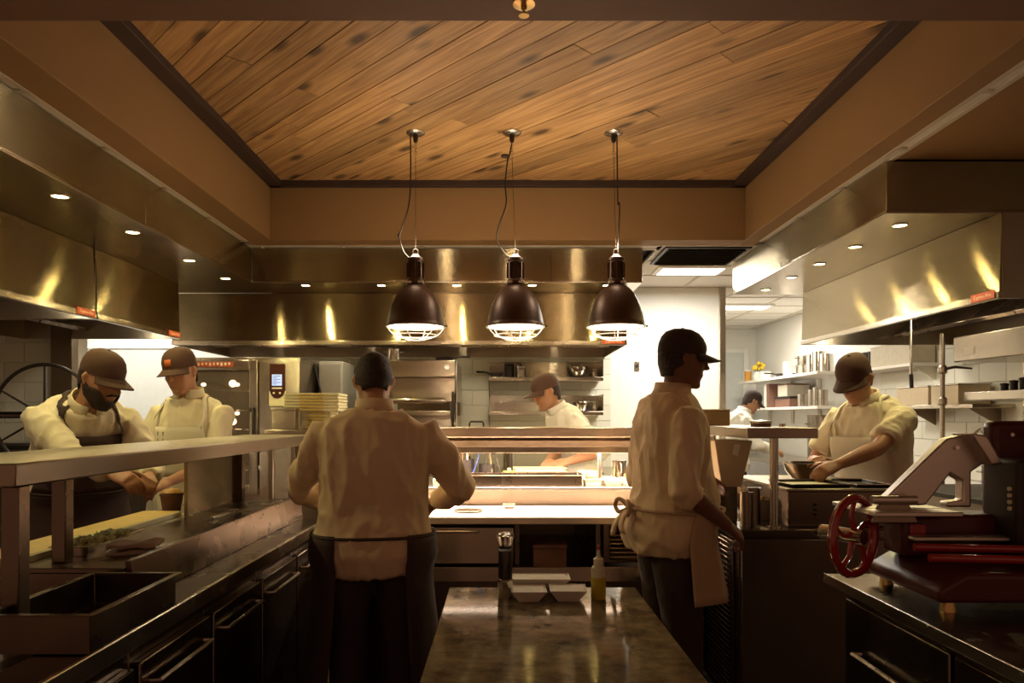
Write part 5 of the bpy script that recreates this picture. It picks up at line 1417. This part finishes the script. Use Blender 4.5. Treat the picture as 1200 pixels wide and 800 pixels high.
    for i, sd in ((0, 1), (1, -1)):
        o, X, Y, Z = fr(1.402)
        sh = o + X * (sd * .178 * wide * s) - Y * (.012 * s)
        pole = Vector(poles[i]) if poles else Vector((sd * .6, -.6, -.7))
        wr = Wi @ Vector(hands_w[i])
        el, wr = ik(sh, wr, .295 * s, .262 * s, pole)
        AR[i] = (sh, el, wr, sd)
        limb(g, [sh - X * (sd * .05 * s), sh, sh.lerp(el, .35), sh.lerp(el, .7), el, el.lerp(wr, .3), el.lerp(wr, .75), wr], [.050 * s, .056 * s, .050 * s, .044 * s, .040 * s, .042 * s, .032 * s, .026 * s], 12)
        pn = (Wi.to_3x3() @ Vector(palm[i])) if palm else Vector((-sd * .5, .1, -.8))
        fd = (wr - el).normalized()
        hand(g, wr, fd, pn, sd, curl, s)
    body = remesh(g, 'body', skin, t, .0072, 3)
    for sd in (-1, 1):
        e_ = G().ball(tuple(H_(sd * .031, .0835, .010)), (.0125 * s, .0125 * s, .0095 * s), 12, 8).build('eye', 'eye_white', t)
        G().ball(tuple(H_(sd * .031, .0925, .009)), .0058 * s, 10, 6).build('iris', 'eye_dark', e_)
    # shirt
    g = G(); torso(g, .020, .83, 1.50)
    o, X, Y, Z = fr(1.475); 
    g.loft([sring(fr(1.44)[0] + Y * -.012 * s, X, Y, .110 * s, .088 * s), sring(o - Y * .008 * s, X, Y, .086 * s, .080 * s)])
    for i in (0, 1):
        sh, el, wr, sd = AR[i]; o, X, Y, Z = fr(1.402)
        root = sh - X * (sd * .06 * s) - Z * .01 * s
        if sleeve == 'long': P = [root, sh, sh.lerp(el, .4), sh.lerp(el, .8), el, el.lerp(wr, .3), el.lerp(wr, .7), el.lerp(wr, .93)]; Q = [.062, .068, .068, .063, .060, .058, .050, .042]
        elif sleeve == 'rolled': P = [root, sh, sh.lerp(el, .4), sh.lerp(el, .8), el, el.lerp(wr, .22)]; Q = [.062, .068, .069, .064, .062, .060]
        else: P = [root, sh, sh.lerp(el, .35), sh.lerp(el, .72)]; Q = [.062, .069, .072, .074]
        g.tube(P, [q * s for q in Q], 14)
    sh_o = remesh(g, 'shirt', shirt, t, .0115, 3, wr=.014, wfreq=9, seed=seed)
    if collar:
        rows = []
        for k in range(17):
            a = R(14) + (2*PI - R(28)) * k / 16
            rr = []
            for z_, w_, d_ in ((1.495, .092, .086), (1.522, .080, .077), (1.548, .076, .073)):
                o, X, Y, Z = fr(z_)
                rr.append(o - Y * (.006 * s) + X * (math.sin(a) * w_ * s) + Y * (math.cos(a) * d_ * s))
            rows.append(rr)
        c = G().sheet(rows).build('collar', shirt, sh_o)
        m = c.modifiers.new('t', 'SOLIDIFY'); m.thickness = .006; m.offset = 0
    # trousers
    g = G(); torso(g, .012, .83, .93)
    for hip, kn, ank in LG: g.tube([hip + Vector((0, 0, .02)), hip.lerp(kn, .3), hip.lerp(kn, .7), kn, kn.lerp(ank, .5), ank + Vector((0, 0, .0))], [.106 * s, .104 * s, .086 * s, .080 * s, .076 * s, .070 * s], 14)
    remesh(g, 'trousers', trousers, t, .014, 3, wr=.008, wfreq=7, seed=seed + 3)
    for hip, kn, ank in LG:
        g = G(); g.loft([sring(ank + Vector((0, y_, zc)) * s, Vector((1, 0, 0)), Vector((0, 0, 1)), w_ * s, h_ * s, 14, 2.8) for y_, zc, w_, h_ in ((-.085, -.045, .036, .038), (-.05, -.035, .046, .048), (.05, -.045, .050, .040), (.14, -.052, .052, .032), (.19, -.062, .040, .022))])
        g.build('shoe', 'black_plastic', t)
    # apron
    if apron:
        m_, a0, a1, zt, zb, bib, side = apron
        rows = []
        for k in range(15):
            z_ = zt + (zb - zt) * k / 14; row = []
            for j in range(29):
                a = a0 + (a1 - a0) * j / 28
                e = .050 + .006 * math.sin(a * 9 + k * .12 + seed) * (k / 14) + .03 * (k / 14) ** 2
                row.append(around(z_, a, e))
            rows.append(row)
        ao = G().sheet(rows).build('apron', m_, t)
        wrap(ao, sh_o)
        m = ao.modifiers.new('t', 'SOLIDIFY'); m.thickness = .004; m.offset = 1
        # waist tie all round
        ring = [around(zt - .01, 2*PI*k/40, .050) for k in range(40)]
        G().tube(ring, .007 * s, 6, closed=True).build('apron_tie', m_, ao)
        if bib:
            rows = []
            for k in range(10):
                z_ = zt + (bt - zt) * k / 9; hw = R(62) * (1 - k / 9) + R(34) * (k / 9)
                rows.append([around(z_, -hw + 2 * hw * j / 14, .052) for j in range(15)])
            b_ = G().sheet(rows).build('apron_bib', m_, ao); wrap(b_, sh_o); m = b_.modifiers.new('t', 'SOLIDIFY'); m.thickness = .004; m.offset = 1
            for sd in (-1, 1):
                pts = [around(bt - .01, sd * R(32), .054), around(max(bt + .02, 1.40), sd * R(38), .046)]
                o, X, Y, Z = fr(1.47); pts += [o + X * (sd * .098 * s) + Y * (.02 * s) + Z * .012 * s]
                o, X, Y, Z = fr(1.485); pts += [o + X * (sd * .075 * s) - Y * (.075 * s) + Z * .012 * s, o - Y * (.094 * s) + Z * .012 * s]
                P = bez(pts, 5)
                rows = []
                for q, p in enumerate(P):
                    d = (P[min(q + 1, len(P) - 1)] - P[max(q - 1, 0)]).normalized(); o, X, Y, Z = fr(1.42)
                    w_ = d.cross((p - o).normalized()).normalized() * .013
                    rows.append([p - w_, p + w_])
                st = G().sheet(rows).build('neck_strap', m_, ao); wrap(st, sh_o); m = st.modifiers.new('t', 'SOLIDIFY'); m.thickness = .003; m.offset = 1
    # hair
    if hair:
        rows = []
        for z_, w_, d_, yo in ((-.072, .062, .080, -.004), (-.05, .071, .090, -.002), (-.02, .0775, .098, -.004), (.015, .0805, .101, -.004), (.05, .0795, .099, -.006), (.085, .070, .088, -.008), (.11, .050, .063, -.010), (.1245, .022, .03, -.010)):
            open_ = R(128) if z_ < -.03 else (R(98) if z_ < .03 else (R(50) if z_ < .07 else R(0.5)))
            rows.append([H_(math.sin(a) * w_, yo + math.cos(a) * d_, z_) for a in [open_ + (2*PI - 2*open_) * k / 24 for k in range(25)]])
        h_ = G().sheet(rows).build('hair', 'hair_dark', t); m = h_.modifiers.new('t', 'SOLIDIFY'); m.thickness = .008; m.offset = 0
    if beard:
        rows = []
        for k in range(25):
            a = R(-104) + R(208) * k / 24; aa = abs(a)
            top = -.076 if aa < R(24) else (-.076 + .044 * min((aa - R(24)) / R(34), 1) + (.028 if aa > R(88) else 0))
            row = []
            for q in range(6):
                z_ = -.128 + (top + .128) * q / 5
                i_ = 0
                while i_ < len(HR) - 2 and HR[i_ + 1][0] > z_: i_ += 1
                f = min(max((HR[i_][0] - z_) / (HR[i_][0] - HR[i_ + 1][0]), 0), 1)
                hw, hd, yo = [HR[i_][n_] * (1 - f) + HR[i_ + 1][n_] * f for n_ in (1, 2, 3)]
                ex = .010 if q else .004
                if aa > R(60): ex *= .55
                row.append(H_(math.sin(a) * (hw + ex), yo + math.cos(a) * (hd + ex), z_))
            rows.append(row)
        limb_ = G(); limb(limb_, [H_(-.030, .080, -.052), H_(-.012, .094, -.044), H_(.012, .094, -.044), H_(.030, .080, -.052)], [.005 * s, .006 * s, .006 * s, .005 * s], 8); limb_.build('moustache', 'hair_dark', t)
        b_ = G().sheet(rows).build('beard', 'hair_dark', t); m = b_.modifiers.new('t', 'SOLIDIFY'); m.thickness = .008; m.offset = 0
    if cap:
        rows = [[H_(math.sin(a) * w_, yo + math.cos(a) * d_, z_) for a in [2*PI*k/32 for k in range(32)]] for z_, w_, d_, yo in
                ((.026, .0835, .1045, -.006), (.038, .0845, .1055, -.006), (.068, .0840, .1035, -.006), (.098, .076, .092, -.008), (.120, .060, .073, -.010), (.134, .036, .043, -.010), (.138, .012, .014, -.010))]
        c = G().loft(rows).build('cap', cap, t, smooth=60)
        if brim:
            rows = []; by = R(brim_yaw)
            for k in range(7):
                q = k / 6
                rows.append([H_(math.sin(a + by) * (.083 + .022 * q * abs(math.cos(a))), -.006 + math.cos(a + by) * (.102 + .075 * q * math.cos(a) ** .5), .034 - .022 * q - .022 * math.sin(a) ** 2 * (.3 + q * .7)) for a in [R(-68) + R(136) * j / 16 for j in range(17)]])
            b_ = G().sheet(rows).build('brim', cap, c, smooth=60); m = b_.modifiers.new('t', 'SOLIDIFY'); m.thickness = .004; m.offset = 0
        G().ball(tuple(H_(0, -.010, .138)), (.008, .008, .005), 10, 6).build('cap_button', cap, c)
        if cap_logo:
            rows = [[H_(math.sin(a) * w_, -.006 + math.cos(a) * d_, z_) for a in [R(-13) + R(26) * k / 6 for k in range(7)]] for z_, w_, d_ in ((.050, .0855, .1065), (.068, .0850, .1045), (.088, .080, .097))]
            l_ = G().sheet(rows).build('cap_badge', cap_logo, c); m = l_.modifiers.new('t', 'SOLIDIFY'); m.thickness = .002; m.offset = 0
    return t, H_, fr, around, AR

mat('badge_orange', (0.55, 0.13, 0.03), .6)
mat('badge_red', (0.30, 0.05, 0.02), .6)
# 1 bearded cook at the board
person('bearded cook in brown cap and dark bib apron leaning over the yellow board', (-2.12, 3.58), R(-135), [(-1.62, 3.10, 1.12), (-1.60, 3.28, 1.12)],
       height=1.80, bend=44, head=(30, -2, 0), belly=.05, apron=('apron_black', R(-105), R(105), 1.06, .55, True, 0), cap='cap_brown', beard=True, shirt='shirt_white', sleeve='long', wide=1.06, bt=1.43, seed=1)
# 2 cook looking down
_, H2, fr2, ar2, A2 = person('cook in brown cap and white bib apron looking down before the oven', (-1.80, 4.20), R(176), [(-1.95, 3.92, 1.06), (-1.78, 3.86, 1.05)],
       height=1.79, bend=8, head=(-6, 12, 4), apron=('apron_white', R(-110), R(110), 1.06, .60, True, 0), cap='cap_brown', cap_logo='badge_orange', shirt='shirt_white', sleeve='short', trousers='trouser_check', seed=2)
# 3 cook seen from the back
_, H3, fr3, ar3, A3 = person('cook seen from the back in tan shirt with a black apron tie', (-.515, 2.88), R(6), [(-.30, 3.20, 1.02), (-.74, 3.20, 1.02)],
       height=1.68, bend=7, head=(8, 24, 0), wide=1.22, belly=.05, apron=('apron_black', R(-150), R(150), 1.0, .40, False, 0), shirt='shirt_tan', sleeve='long', poles=[(1, -.5, -.5), (-1, -.5, -.5)], seed=3)
# 4 tall cook at the side shelf
t4, H4, fr4, ar4, A4 = person('tall cook in black cap and tan jacket standing beside the short shelf', (.70, 3.10), R(-80), [(.90, 2.92, .96), (.89, 3.36, 1.10)],
       height=1.765, bend=5, head=(-4, 2, 0), wide=1.05, belly=.06, skin='skin_dark', apron=('apron_tan', R(-95), R(90), 1.03, .66, False, 0), cap='cap_black', cap_logo='badge_red', shirt='shirt_tan', sleeve='rolled', poles=[(.5, -1, -.4), (-.5, -1, -.4)], seed=4)
# 5 cook behind the pass
person('cook in brown cap reaching over the pass before the wall shelves', (.53, 5.14), R(105), [(.30, 4.84, 1.10), (.42, 4.76, 1.10)],
       height=1.74, bend=30, head=(0, 2, 0), apron=('apron_black', R(-105), R(105), 1.02, .6, False, 0), cap='cap_brown', shirt='shirt_bright', sleeve='rolled', stubble=True, seed=5)
# 6 cook with the mixing bowl
person('cook in brown cap and pale short sleeved shirt holding the mixing bowl', (2.055, 3.98), R(118), [(1.70, 3.94, 1.16), (1.64, 3.56, 1.16)],
       height=1.77, bend=21, head=(10, 20, 0), wide=1.08, apron=('apron_white', R(-100), R(100), 1.04, .6, True, 0), cap='cap_brown', shirt='shirt_white', sleeve='short', seed=6, poles=[(.7, -.4, -.6), (-.8, -.3, -.6)])
# 7 cook in the passage
person('cook in bright white jacket working at the bench in the back passage', (2.52, 7.95), R(-85), [(2.92, 7.80, 1.03), (2.92, 8.15, 1.03)],
       height=1.72, bend=22, head=(0, 16, 0), cap='cap_black', shirt='shirt_bright', sleeve='long', seed=7)
# bow of the tied apron of the tall cook
p = ar4(1.02, PI, .05)
g = G()
for sd in (-1, 1):
    g.tube(bez([p, p + Vector((sd * .05, -.03, .03)), p + Vector((sd * .09, -.035, 0)), p + Vector((sd * .05, -.03, -.025)), p], 6), .010, 8)
g.ball(tuple(p), .02, 12, 8)
o = g.build('apron_bow', 'apron_tan', t4)
for sd, ln in ((-1, .12), (1, .09)):
    rows = [[p + Vector((sd * (.01 + .05 * k / 6) + w_, -.02 - .04 * math.sin(k / 6 * 2), -.01 - ln * k / 6)) for w_ in (-.02 - .008 * k / 6, 0, .02 + .008 * k / 6)] for k in range(7)]
    st = G().sheet(rows).build('apron_string', 'apron_tan', o); m = st.modifiers.new('t', 'SOLIDIFY'); m.thickness = .005
# pens in the bib of the cook looking down
for k in range(2):
    q = Matrix.Translation((-1.80, 4.20, 0)) @ Matrix.Rotation(R(176), 4, 'Z') @ ar2(1.27, R(24 - 9 * k), .052)
    t = thing('pen', ['dark pen clipped to the white bib apron', 'second pen clipped beside the first on the white bib'][k], 'pen', tuple(q))
    G().cyl((0, 0, 0), (0, 0, .05), .005, n=8).build('barrel', 'black_plastic', t)
    G().cyl((0, 0, .05), (0, 0, .058), .003, n=8).build('button', 'steel_flat', t)
